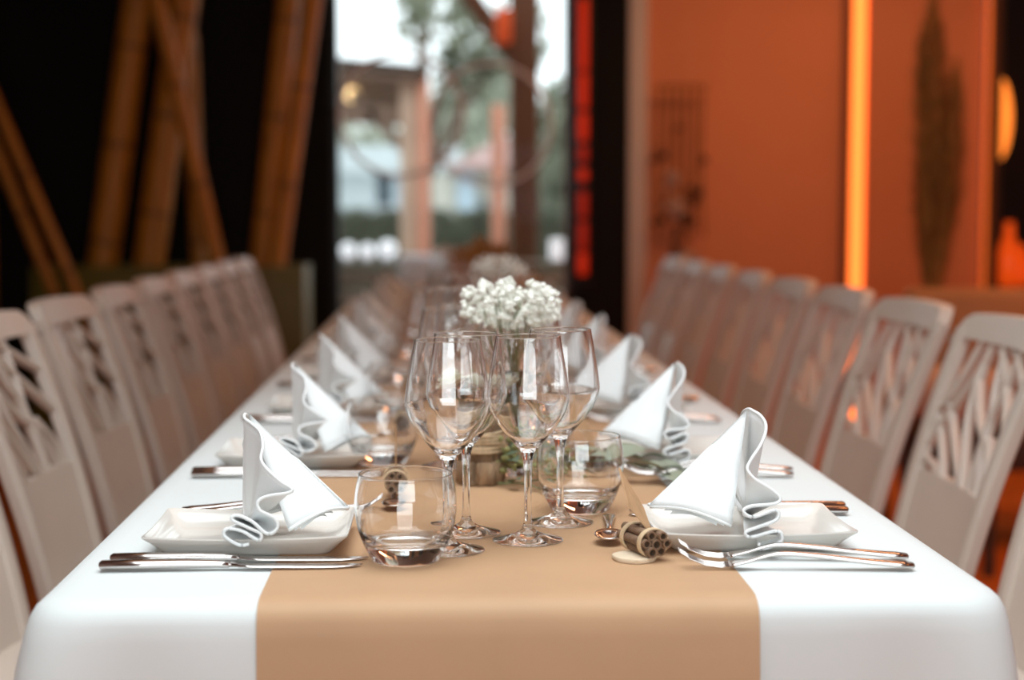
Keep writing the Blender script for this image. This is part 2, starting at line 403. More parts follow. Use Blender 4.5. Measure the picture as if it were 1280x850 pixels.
def tree(name, label, x, y, h, crowns, m, seed, r=.12, group='trees in the garden'):
    t = tag(empty(name, (x, y, -.06)), label, 'tree', group)
    bm = bmesh.new(); sweep(bm, spline([(0, 0, 0), (.05, 0, h*.35), (-.04, .05, h*.7), (.03, 0, h)], 4), [r*(1-.75*i/12) for i in range(13)], [r*(1-.75*i/12) for i in range(13)], 8, (0, 1, 0))
    link('trunk', mesh(name+'_trunk', bm), M['trunk'], t)
    bm = bmesh.new()
    for i, (cx, cz, rx, rz, n) in enumerate(crowns): leafcloud(bm, (cx, 0, cz), (rx, rx, rz), n, .085, seed+i)
    c = link('crown', mesh(name+'_crown', bm, False), m, t); c['kind'] = 'stuff'
    bm = bmesh.new(); rg = random.Random(seed)
    for (cx, cz, rx, rz, n) in crowns:
        z0 = h*rg.uniform(.35, .6)
        sweep(bm, spline([(0, 0, z0), (cx*.5, rg.uniform(-.2, .2), (z0+cz)*.5+.1), (cx, 0, cz)], 4), [.05-.004*i for i in range(9)], [.05-.004*i for i in range(9)], 6, (0, 1, 0))
    link('branches', mesh(name+'_branches', bm), M['trunk'], t)
    return t
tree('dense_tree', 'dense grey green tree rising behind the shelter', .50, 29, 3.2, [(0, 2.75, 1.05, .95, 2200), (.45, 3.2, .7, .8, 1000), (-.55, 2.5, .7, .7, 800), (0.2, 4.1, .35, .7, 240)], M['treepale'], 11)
tree('sparse_tree', 'airy tree with thin drooping twigs against the sky', -.15, 14.2, 3.6, [(.05, 3.0, .35, .35, 120), (.35, 2.7, .25, .35, 110), (.55, 2.4, .22, .3, 110), (.25, 2.35, .15, .3, 80), (.85, 2.75, .3, .45, 150), (-.05, 2.85, .18, .25, 50)], M['tree'], 31, .035)
tree('slender_tree', 'slender grey green tree right of the brown timber post', 1.30, 16.7, 2.3, [(0, 1.5, .32, .75, 900), (-.1, 2.1, .2, .45, 300), (.25, 2.3, .3, .4, 300)], M['tree'], 51)
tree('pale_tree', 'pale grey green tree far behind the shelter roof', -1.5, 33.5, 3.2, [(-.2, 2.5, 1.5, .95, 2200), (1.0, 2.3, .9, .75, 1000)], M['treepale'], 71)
# railing with pale lanterns
rl = tag(empty('terrace_railing', (0, 9.2, 0)), 'weathered timber railing with horizontal boards outside the window', 'railing')
for x in (-1.6, -.05, 1.5): link('post', boxmesh('rail_post', x-.035, x+.035, -.035, .035, 0, .79, .005), M['deck'], rl)
for k in range(6): link('rail_board', boxmesh('rail_board', -1.7, 1.6, -.06, -.036, .10+k*.115, .185+k*.115, .004), M['deck'], rl)
link('handrail', boxmesh('handrail', -1.72, 1.62, -.07, .05, .79, .81, .004), M['deck'], rl)
for (x, r, lb) in ((-.53, .048, 'pale globe lantern on the railing, next to the black wall'), (-.42, .045, 'pale globe lantern on the railing, in the middle of the row'), (-.305, .055, 'pale globe lantern on the railing, nearest the white crate')):
    t = tag(empty('globe_lantern', (x, 9.18, .81)), lb, 'lantern', 'globe lanterns on the railing')
    bm = bmesh.new(); blob(bm, (0, 0, r+.012), r, 2); link('globe', mesh('gl_globe', bm), M['lantern'], t)
    bm = bmesh.new(); lathe(bm, [(0, 0), (r*.6, 0), (r*.6, .02), (0, .02)], 14); link('base', mesh('gl_base', bm, True, 40), M['whitepaint'], t)
cr = tag(empty('white_crate', (-.13, 9.0, 0)), 'white painted crate table standing outside below the salmon post', 'table')
link('tabletop', boxmesh('crate_top', -.10, .10, -.08, .08, .70, .85, .008), M['whitepaint'], cr)
for sx in (-.085, .085):
    for sy in (-.065, .065): link('leg', boxmesh('crate_leg', sx-.012, sx+.012, sy-.012, sy+.012, 0, .70), M['whitepaint'], cr)
bxl = tag(empty('box_lantern', (.68, 9.18, .81)), 'bright white square lantern on the railing near the pillar', 'lantern')
link('body', boxmesh('bl_body', -.052, .052, -.052, .052, .012, .125, .012), M['lantern'], bxl)
link('base', boxmesh('bl_base', -.056, .056, -.056, .056, 0, .012), M['whitepaint'], bxl)
# hoops in the window
for (x, z, lb) in ((.24, 1.505, 'thin white hoop hanging in the window over the brown post'), (-.185, 1.545, 'thin white hoop hanging in the window beside the black wall')):
    t = tag(empty('hanging_hoop', (x, 7.7 if x > 0 else 7.62, z)), lb, 'hoop', 'white hoops in the window')
    bm = bmesh.new(); n = 48
    pts = [(.288*math.cos(2*PI*k/n), 0, .288*math.sin(2*PI*k/n)) for k in range(n+1)]
    sweep(bm, pts, .011, .011, 6, (0, 1, 0), cap=False); link('ring', mesh('hoop_ring', bm), M['whitepaint'], t)
    bm = bmesh.new(); sweep(bm, [(0, 0, .288), (0, 0, ZC-z)], .0015, .0015, 5, (0, 1, 0)); link('string', mesh('hoop_string', bm), M['white_trim'], t)

# ------------------------------------------------------------------ bamboo planter on the left
pl = tag(empty('bamboo_planter', (-1.207, 7.33, 0)), 'long olive green wooden planter box against the black wall', 'planter')
link('front_panel', boxmesh('pl_front', -.60, .60, -.20, -.175, 0, .847, .004), M['olive'], pl)
link('back_panel', boxmesh('pl_back', -.60, .60, .175, .20, 0, .847, .004), M['olive'], pl)
for sx in (-1, 1): link('side_panel', boxmesh('pl_side', min(sx*.60, sx*.575), max(sx*.60, sx*.575), -.175, .175, 0, .847, .004), M['olive'], pl)
link('soil', boxmesh('pl_soil', -.575, .575, -.175, .175, .6, .76), M['darkwood'], pl)
poles = [(-1.537, -1.361, .070, 7.36, 'thick bamboo pole, leaning, left of the thick pair'), (-1.329, -1.153, .070, 7.36, 'thick bamboo pole crossed by the thin one'), (-1.000, -1.262, .038, 7.24, 'thin bamboo pole leaning left across a thick one'),
         (-1.120, -1.150, .036, 7.47, 'short thin bamboo pole behind the crossing pair'), (-.825, -.69, .055, 7.42, 'bamboo pole behind the rightmost one, near the window'), (-.745, -.57, .045, 7.30, 'bamboo pole closest to the window, leaning right')]
for i, (xb, xt, r, y, lb) in enumerate(poles):
    top = 2.75 if i != 3 else 1.9
    slope = (xt-xb)/(2.055-.85)
    P = lambda z: Vector((xb + slope*(z-.85), y + .02*(z-.8), z))
    t = tag(empty('bamboo_pole', P(.76)), lb, 'bamboo pole', 'bamboo poles in the planter')
    bm = bmesh.new(); zs = [.76]; z = .95 + .13*(i % 3)
    nodes = []
    while z < top-.1: nodes.append(z); z += .44
    path = [Vector(P(a)) - P(.76) for a in (.76, top)]
    sweep(bm, path, [r, r*.96], [r, r*.96], 16, (0, 1, 0)); link('culm', mesh('culm', bm, True, 40), M['bamboo'], t)
    for z in nodes:
        a = P(z) - P(.76); d = (P(z+.02) - P(z)).normalized()
        bm = bmesh.new(); sweep(bm, [a-d*.012, a-d*.004, a+d*.004, a+d*.012], [r*.98, r*1.07, r*1.07, r*.98], [r*.98, r*1.07, r*1.07, r*.98], 16, (0, 1, 0)); link('node', mesh('node', bm), M['bamboo_node'], t)
for i, (xb, zb, xt, zt, r, lb) in enumerate(((-1.66, 0, -2.46, 2.3, .024, ''), (-1.5, 0, -2.62, 2.6, .024, ''), (-2.03, 0, -2.03, 2.7, .028, ''))):
    lb = ('thin bamboo cane leaning far left, lower of the crossing two', 'thin bamboo cane leaning far left, upper of the crossing two', 'upright bamboo cane at the far left by the planter')[i]
    if i == 0: a = Vector((-1.737, 7.08, .85)); b = Vector((-2.01, 7.08, 1.58))
    elif i == 1: a = Vector((-1.628, 7.03, .85)); b = Vector((-1.99, 7.03, 1.76))
    else: a = Vector((-2.03, 7.3, 0)); b = Vector((-2.03, 7.3, 2.7))
    if i < 2:
        d = b - a; b = a + d*1.9; a = a - d*(a.z/d.z)
    t = tag(empty('bamboo_cane', a), lb, 'bamboo cane', 'loose bamboo canes at the left')
    bm = bmesh.new(); sweep(bm, [(0, 0, 0), b-a], r, r, 12, (0, 1, 0)); link('culm', mesh('cane_culm', bm, True, 40), M['bamboo'], t)
    d = (b-a).normalized()
    for k in range(1, 6):
        c = (b-a)*(k/6.2)
        bm = bmesh.new(); sweep(bm, [c-d*.01, c, c+d*.01], [r, r*1.12, r], [r, r*1.12, r], 12, (0, 1, 0)); link('node', mesh('cane_node', bm), M['bamboo_node'], t)

# ------------------------------------------------------------------ chairs
def back_y(z):                       # recline of the backrest (local y, front is +y)
    t = (z-.45)/.46
    return -.02 - .09*t - .055*t*t
def back_pt(u, v):                   # u in -1..1 across, v in 0..1 from seat level to top
    z = .45 + .46*v
    half = .188 + .034*v
    x = u*half
    return Vector((x, back_y(z) - .022*(1-u*u), z))
def back_bar(pts, hw, hh, n=6):
    bm = bmesh.new()
    sp = spline([(p[0], p[1], 0) for p in pts], n)
    P = [back_pt(p.x, p.y) for p in sp]
    sweep(bm, P, hw, hh, 8, (0, 1, .25), 5)
    return bm
V0, V1 = .40, .90       # openwork range
BR = [[(.2, 1), (.08, .57), (0, .45)], [(.32, 1), (.27, .75), (.12, .45), (0, .2)], [(.32, 1), (.29, .78), (.35, .42), (.58, 0)], [(.44, 1), (.55, .65), (.62, .5), (.67, 0)],
      [(.5, 1), (.75, .85), (1, .7)], [(.42, .93), (.66, .72), (1, .4)], [(.70, 1), (.67, .65), (.65, .4), (.85, 0)], [(.1, .5), (.17, .4), (.36, .18), (.55, 0)],
      [(.03, .4), (.2, .15), (.28, 0)], [(.72, .38), (.86, .2), (.93, 0)], [(.28, .72), (.5, .45), (.78, .3)], [(0, .12), (.14, .08), (.25, 0)]]
def make_chair():
    t = empty('dining_chair')
    cm = M['chair']
    # stiles
    for s in (-1, 1):
        bm = back_bar([(s*.91, -.02), (s*.91, .3), (s*.91, .6), (s*.91, .93)], .021, .0125, 6)
        link('stile', mesh('stile', bm, True, 40), cm, t)
    # top rail with rounded corners
    bm = bmesh.new(); n = 18; top = []
    for i in range(n+1):
        u = -1 + 2*i/n
        top.append(u)
    rows = []
    for side in (0, 1):
        for j in range(5):
            vrow = []
            for u in top:
                vt = 1.0 - .11*max(0, (abs(u)-.80)/.2)**2 - .012*u*u
                v = V1 + (vt-V1)*j/4
                p = back_pt(u*1.0, v); p.y += (.0125 if side == 0 else -.0125)
                vrow.append(bm.verts.new(p))
            rows.append(vrow)
    F = rows[:5]; B = rows[5:]
    for j in range(4):
        for i in range(n):
            bm.faces.new((F[j][i], F[j][i+1], F[j+1][i+1], F[j+1][i])); bm.faces.new((B[j][i+1], B[j][i], B[j+1][i], B[j+1][i+1]))
    for i in range(n):
        bm.faces.new((F[4][i], F[4][i+1], B[4][i+1], B[4][i])); bm.faces.new((B[0][i], B[0][i+1], F[0][i+1], F[0][i]))
    for j in range(4):
        bm.faces.new((F[j+1][0], B[j+1][0], B[j][0], F[j][0])); bm.faces.new((F[j][n], B[j][n], B[j+1][n], F[j+1][n]))
    link('top_rail', mesh('top_rail', recalc(bm), True, 40), cm, t)
    # lower panel
    bm = bmesh.new(); rows = []
    for side in (0, 1):
        for j in range(6):
            rows.append([bm.verts.new(back_pt(-.88 + 1.76*i/10, .0 + (V0+.01)*j/5) + Vector((0, .009 if side == 0 else -.009, 0))) for i in range(11)])
    F = rows[:6]; B = rows[6:]
    for j in range(5):
        for i in range(10):
            bm.faces.new((F[j][i], F[j][i+1], F[j+1][i+1], F[j+1][i])); bm.faces.new((B[j][i+1], B[j][i], B[j+1][i], B[j+1][i+1]))
    for i in range(10):
        bm.faces.new((F[5][i], F[5][i+1], B[5][i+1], B[5][i])); bm.faces.new((B[0][i], B[0][i+1], F[0][i+1], F[0][i]))
    link('back_panel', mesh('back_panel', recalc(bm), True, 40), cm, t)
    for b in BR:
        # seen from the front, u runs from the sitter's right hand side
        pts = [(.84 - 1.68*u, V0-.01 + (V1-V0+.03)*v) for (u, v) in b]
        bm = back_bar(pts, .0056, .0085, 5)
        link('branch_slat', mesh('branch_slat', bm, True, 40), cm, t)
    # seat and legs
    bm = bmesh.new(); pts = [(0, -.03, .437), (0, .14, .437), (0, .33, .437), (0, .40, .437)]
    sweep(bm, pts, [.19, .205, .215, .205], .02, 16, (0, 0, 1), 6); link('seat', mesh('seat', bm, True, 40), cm, t)
    for s in (-1, 1):
        bm = bmesh.new(); sweep(bm, [(s*.172, .355, .425), (s*.175, .36, .2), (s*.178, .365, 0)], [.02, .018, .014], [.02, .018, .014], 8, (0, 1, 0), 5); link('leg', mesh('front_leg', bm, True, 40), cm, t)
        bm = bmesh.new(); sweep(bm, [(s*.168, -.022, .47), (s*.168, -.03, .25), (s*.172, -.09, 0)], [.018, .02, .014], [.013, .018, .014], 8, (0, 1, 0), 5); link('leg', mesh('rear_leg', bm, True, 40), cm, t)
    return t
chair0 = make_chair()
chairs = []
for k in range(9):
    yl = 2.18 + .53*k - (.012*k*(k-3) if k > 3 else 0)*.5
    chairs.append((-.597, yl, -PI/2, 'L', k))
for k in range(9):
    chairs.append((.757, 2.02 + .53*k, PI/2, 'R', k))
first = True
for (x, y, rz, sd, k) in chairs:
    c = chair0 if first else copy_tree(chair0)
    first = False
    c.location = (x, y, 0); c.rotation_euler = (0, 0, rz + random.uniform(-.025, .025))
    side = 'bamboo' if sd == 'L' else 'orange wall'
    pos = 'nearest the camera' if k == 0 else ('farthest from the camera' if k == 8 else ORD[k] + ' from the camera')
    tag(c, 'greige chair with branch cut-out back on the %s side, %s' % (side, pos), 'chair', 'dining chairs along the long table')

# ------------------------------------------------------------------ table, cloth, runner
TX0, TX1, TY0, TY1, TZ = -.350, .492, 1.335, 6.33, .75
CX = (TX0+TX1)/2
tb = tag(empty('banquet_table', (CX, (TY0+TY1)/2, 0)), 'long banquet table under the white cloth with two rows of settings', 'table')
hx, hy = (TX1-TX0)/2, (TY1-TY0)/2
link('tabletop', boxmesh('tabletop', -hx+.022, hx-.022, -hy+.022, hy-.022, .715, .744, .006), M['darkwood'], tb)
for sx in (-1, 1):
    for f_ in (-1, -.33, .33, 1): link('leg', boxmesh('table_leg', sx*(hx-.30)-.025, sx*(hx-.30)+.025, f_*(hy-.15)-.025, f_*(hy-.15)+.025, 0, .715, .004), M['darkwood'], tb)
# cloth: top plus a skirt that hangs with soft folds, pulled at the front corners
bm = bmesh.new()
drop = .235
def cloth_ring(off, z, fold):
    pts = []
    x0, x1, y0, y1 = TX0-off, TX1+off, TY0-off, TY1+off
    rc = .045 + off
    per = []
    def side(ax, ay, bx, by, n):
        for i in range(n): per.append((ax+(bx-ax)*i/n, ay+(by-ay)*i/n))
    def arc(cx, cy_, a0, n=8):
        for i in range(n):
            a = a0 + PI/2*i/n; per.append((cx+rc*math.cos(a), cy_+rc*math.sin(a)))
    side(x0+rc, y0, x1-rc, y0, 40); arc(x1-rc, y0+rc, -PI/2)
    side(x1, y0+rc, x1, y1-rc, 120); arc(x1-rc, y1-rc, 0)
    side(x1-rc, y1, x0+rc, y1, 24); arc(x0+rc, y1-rc, PI/2)
    side(x0, y1-rc, x0, y0+rc, 120); arc(x0+rc, y0+rc, PI)
    for (x, y) in per:
        # distance to the nearest corner -> corner fold
        dcor = min(math.hypot(x-cx_, y-cy__) for cx_ in (x0, x1) for cy__ in (y0, y1))
        b = fold*(.016*math.exp(-(dcor/.055)**2) - .006*math.exp(-((dcor-.10)/.04)**2) + .003*math.sin(y*7+x*5))
        nx = (x-CX)/hx; ny = (y-(TY0+TY1)/2)/hy
        wx = min(1, max(0, (abs(nx)-.86)/.14)); wy = min(1, max(0, (abs(y-(TY0+TY1)/2)-(hy-.055))/.055))
        ox = b*wx*math.copysign(1, nx); oy = b*wy*math.copysign(1, ny)
        pts.append((x+ox, y+oy, z))
    return pts
levels = [(-.03, TZ, 0), (-.028, TZ, 0), (-.015, TZ-.0012, 0), (-.006, TZ-.0042, 0), (0.0, TZ-.0095, .05), (.004, TZ-.018, .15), (.006, TZ-.032, .35), (.008, TZ-.06, .7), (.010, TZ-.11, 1.1), (.012, TZ-.17, 1.5), (.014, TZ-drop, 1.9)]
rings = [[bm.verts.new(p) for p in cloth_ring(*l)] for l in levels]
n = len(rings[0])
for a, b in zip(rings[:-1], rings[1:]):
    for i in range(n): bm.faces.new((a[i], b[i], b[(i+1) % n], a[(i+1) % n]))
bm.faces.new(rings[0])
recalc(bm)
cme = mesh('tablecloth', bm)
for p in cme.polygons:
    if len(p.vertices) > 4: p.use_smooth = False
cme.set_sharp_from_angle(angle=math.radians(60))
o = link('tablecloth', cme, M['cloth']); tag(o, 'white tablecloth covering the long table and hanging over its front edge', 'tablecloth')
# runner: thin paper strip lying on the cloth, folded over the front edge
RX0, RX1 = -.156, .270
bm = bmesh.new(); prof = [(TY1-.05, TZ+.0012), (4.5, TZ+.0012), (3.0, TZ+.0012), (2.0, TZ+.0014), (1.5, TZ+.0014), (TY0+.03, TZ+.0012), (TY0+.012, TZ+.0004), (TY0+.003, TZ-.003), (TY0-.003, TZ-.008), (TY0-.007, TZ-.016), (TY0-.0095, TZ-.03), (TY0-.0115, TZ-.06), (TY0-.0155, TZ-.11), (TY0-.020, TZ-.16)]
rows = [[bm.verts.new((RX0+(RX1-RX0)*i/12, y, z)) for i in range(13)] for (y, z) in prof]
for a, b in zip(rows[:-1], rows[1:]):
    for i in range(12): bm.faces.new((a[i], b[i], b[i+1], a[i+1]))
recalc(bm)
o = link('table_runner', mesh('table_runner', bm), M['kraft']); tag(o, 'brown kraft paper runner along the middle of the white tablecloth', 'table runner')
ST = TZ + .0018   # resting height on runner
SC = TZ + .0006   # on cloth

# ------------------------------------------------------------------ place-setting pieces (meshes)
def rrect(hx, hy, rc, z, n=6):
    pts = []
    for (cx, cy_, a0) in ((hx-rc, -hy+rc, -PI/2), (hx-rc, hy-rc, 0), (-hx+rc, hy-rc, PI/2), (-hx+rc, -hy+rc, PI)):
        for i in range(n+1):
            a = a0 + PI/2*i/n; pts.append((cx+rc*math.cos(a), cy_+rc*math.sin(a)))
    out_ = []
    # add points along sides for a slight pinch
    m = len(pts)
    for i in range(m):
        x, y = pts[i]; out_.append((x, y, z))
        x2, y2 = pts[(i+1) % m]
        if math.hypot(x2-x, y2-y) > .02:
            for k in range(1, 8):
                t = k/8; out_.append((x+(x2-x)*t, y+(y2-y)*t, z))
    return out_
bm = bmesh.new()
rings = []
for (hx_, hy_, rc, z) in ((.072, .050, .012, .003), (.074, .052, .012, 0), (.078, .056, .012, .0), (.081, .059, .012, .003), (.092, .071, .010, .0125), (.0965, .0765, .008, .0170), (.0975, .0775, .008, .0188), (.0970, .0770, .008, .0200), (.0955, .0755, .007, .0198), (.089, .067, .008, .0135), (.080, .057, .010, .0075), (.070, .047, .012, .0055)):
    pts = rrect(hx_, hy_, rc, z)
    if z > .01:      # corners rise a little above the sides
        pts = [(x, y, zz + .003*(abs(x)/hx_*abs(y)/hy_)**2) for (x, y, zz) in pts]
    rings.append([bm.verts.new(p) for p in pts])
n = len(rings[0])
for a, b in zip(rings[:-1], rings[1:]):
    for i in range(n): bm.faces.new((a[i], a[(i+1) % n], b[(i+1) % n], b[i]))
bm.faces.new(rings[0][::-1]); bm.faces.new(rings[-1]); recalc(bm)
ME_plate = mesh('plate', bm, True, 50); ME_plate.materials.append(M['plate'])

# hem line of the fan as seen in the open pleats: (lateral offset, angle from the table) from the front of the plate up to the apex
FAN_R = [(-.0111, -.051), (-.0084, -.103), (.0081, -.055), (.0115, .005), (.006, .057), (-.0185, .005), (-.0235, .048), (-.0136, .087), (.0049, .148), (.0087, .208), (.0044, .242), (-.0159, .182), (-.0251, .23),
         (-.0181, .277), (.0054, .299), (.0106, .35), (.0026, .432), (-.0114, .523), (-.0183, .622), (-.0142, .717), (-.0032, .872), (.0043, 1.023), (.0080, 1.187), (.0060, 1.364), (.0015, 1.53)]
FAN_L = [(-.0151, -.021), (-.006, -.029), (.0076, .053), (.0053, .117), (-.0084, .096), (-.0238, .014), (-.0262, .07), (-.0152, .122), (.0003, .195), (-.0037, .234), (-.0175, .182), (-.0323, .07), (-.0415, .117), (-.0392, .204),
         (-.0253, .277), (-.0235, .355), (-.033, .402), (-.0513, .428), (-.0544, .467), (-.044, .531), (-.0307, .648), (-.0242, .751), (-.0249, .902), (-.0202, 1.088), (-.0102, 1.239), (-.0015, 1.40)]
def make_napkin(sg, seed):
    """standing fan: sg=+1 fan on the +x side (right row)."""
    rg = random.Random(seed)
    R0 = .1075; NR = 12
    k1 = 1 + rg.uniform(-.12, .12); k2 = rg.uniform(-.03, .03)
    if seed < 7: k1, k2 = 1, 0
    near = [(w*k1*(1 + (rg.uniform(-.08, .08) if seed > 7 else 0)), a + k2*math.sin(2*a)) for (w, a) in (FAN_R if sg > 0 else FAN_L)]
    farh = [(-.45*w + .004, PI-a*1.0) for (w, a) in FAN_R[-2::-1]]
    path = spline([(w, a, 0) for (w, a) in near + farh], 9)
    bm = bmesh.new(); grid = []; edge = []
    for p in path:
        w, phi = p.x, p.y
        R = R0*(1 + .015*math.sin(3*phi+seed))
        col_ = []
        for j in range(NR+1):
            r = j/NR
            x = sg*(w*(.12 + .88*r**.85))
            y = -R*r*math.cos(phi); z = R*r*math.sin(phi)
            col_.append(bm.verts.new((x, y, z + .0035)))
        grid.append(col_); edge.append(col_[-1].co.copy())
    for i in range(len(grid)-1):
        for j in range(NR): bm.faces.new((grid[i][j], grid[i][j+1], grid[i+1][j+1], grid[i+1][j]))
    recalc(bm)
    bmesh.ops.solidify(bm, geom=bm.faces[:], thickness=.0010)
    fan = mesh('napkin_fan', bm); fan.materials.append(M['napkin'])
    bm = bmesh.new(); sweep(bm, edge, .0017, .0017, 6, (1, 0, 0)); hem = mesh('napkin_hem', bm); hem.materials.append(M['napkin'])
    # tent-like stand
    def tri_layer(bm, P0, P1, P2, bulge, n=14):
        P0, P1, P2 = map(Vector, (P0, P1, P2)); nrm = (P1-P0).cross(P2-P0).normalized()
        g = []
        for i in range(n+1):
            row = []
            for j in range(i+1):
                t = i/n; s_ = j/i if i else 0
                p = P0 + (P1-P0)*t + (P2-P1)*t*s_
                b = bulge*math.sin(PI*min(1, s_))*t*(1.2-.5*t) + .0025*math.sin(5*s_+seed)*t*t
                zl = .004*math.sin(PI*s_)*t**6
                row.append(bm.verts.new(p + nrm*b + Vector((0, 0, zl))))
            g.append(row)
        for i in range(n):
            for j in range(i+1):
                bm.faces.new((g[i][j], g[i+1][j], g[i+1][j+1]))
                if j < i: bm.faces.new((g[i][j], g[i+1][j+1], g[i][j+1]))
        return [v.co.copy() for v in g[n]]
    bm = bmesh.new()
    top = (-sg*.003, 0, .1125); tip = (-sg*.102, -.006, .016)
    near_c = .026 if sg > 0 else .047
    e1 = tri_layer(bm, top, (-sg*near_c, -.046, .003), tip, -sg*.010)
    e2 = tri_layer(bm, top, (-sg*.015, .040, .002), tip, sg*.010)
    bmesh.ops.remove_doubles(bm, verts=bm.verts[:], dist=.0004)
    bmesh.ops.solidify(bm, geom=bm.faces[:], thickness=.0016)
    # inner fold layers peeping out under the flap
    tri_layer(bm, (-sg*.008, -.002, .100), (-sg*(near_c+.006), -.038, .001), (-sg*.088, -.004, .0115), -sg*.002)
    tri_layer(bm, (-sg*.012, -.002, .085), (-sg*(near_c+.012), -.030, .000), (-sg*.082, -.003, .0075), -sg*.001)
    st = mesh('napkin_stand', bm); st.materials.append(M['napkin'])
    bm = bmesh.new(); sweep(bm, e1, .0018, .0018, 6, (0, 0, 1)); sweep(bm, e2, .0018, .0018, 6, (0, 0, 1)); sh = mesh('napkin_stand_hem', bm); sh.materials.append(M['napkin'])
    return fan, hem, st, sh
NAP = {(sg, v): make_napkin(sg, 3+v*5+(0 if sg > 0 else 2)) for sg in (1, -1) for v in range(3)}

# wine glass: bowl, stem and foot share their joint rings, so the glass is one closed body
def smooth_prof(pts, n=3):
    sp = spline([(r, z, 0) for (r, z) in pts], n)
    return [(max(0, p.x), p.y) for p in sp]
def wall(outer, th, bottom, rim=.0005):
    """outer profile up to the rim, a rounded rim, then the inner wall down to a closed bottom"""
    r, z = outer[-1]
    lip = [(r - th/2 + (th/2+.0002)*math.cos(a), z + .0002 + (th/2+.0003)*math.sin(a)) for a in (PI*.17, PI*.33, PI*.5, PI*.67, PI*.83)]
    return outer + lip
foot_p = [(0, .0006), (.020, .0004), (.0335, 0), (.0352, .0002), (.0356, .0007), (.0352, .0012), (.0335, .0018), (.024, .0040), (.012, .0075), (.0066, .0115), (.0046, .0165)]
stem_p = smooth_prof([(.0046, .0165), (.0039, .026), (.0036, .045), (.0037, .062), (.0042, .074), (.0054, .083), (.0072, .0895)])
bo = smooth_prof([(.0072, .0895), (.0115, .0945), (.0195, .1035), (.0285, .1145), (.0362, .1265), (.0402, .1365), (.0415, .1430), (.0412, .1490), (.0394, .1620), (.0366, .1800), (.0338, .1960), (.0326, .2028), (.0323, .2046)])
bi = smooth_prof([(.0314, .2046), (.0317, .2028), (.0329, .1960), (.0357, .1800), (.0385, .1620), (.0402, .1490), (.0405, .1430), (.0391, .1370), (.0351, .1275), (.0273, .1158), (.0182, .1050), (.0095, .0980), (0, .0955)])
bowl_p = wall(bo, .0009, 0) + bi
def lm(name, prof, seg=48):
    bm = bmesh.new(); lathe(bm, prof, seg); me = mesh(name, bm); me.materials.append(M['glass']); return me
ME_bowl = lm('glass_bowl', bowl_p); ME_stem = lm('glass_stem', stem_p); ME_foot = lm('glass_foot', foot_p)
to = [(0, .0012), (.022, .0012), (.026, .0006), (.0285, 0), (.0305, .0004)] + smooth_prof([(.0318, .0014), (.0345, .006), (.0400, .017), (.0450, .031), (.0478, .046), (.0482, .056), (.0470, .068), (.0450, .0785), (.0443, .0815), (.0441, .0825)])
ti = smooth_prof([(.0428, .0825), (.0430, .0815), (.0437, .0785), (.0457, .068), (.0469, .056), (.0465, .046), (.0436, .032), (.0392, .0235), (.0350, .0195), (.027, .0178), (.012, .0176), (0, .0176)])
tum = wall(to, .0013, 0) + ti
ME_tum = lm('tumbler', tum, 48)

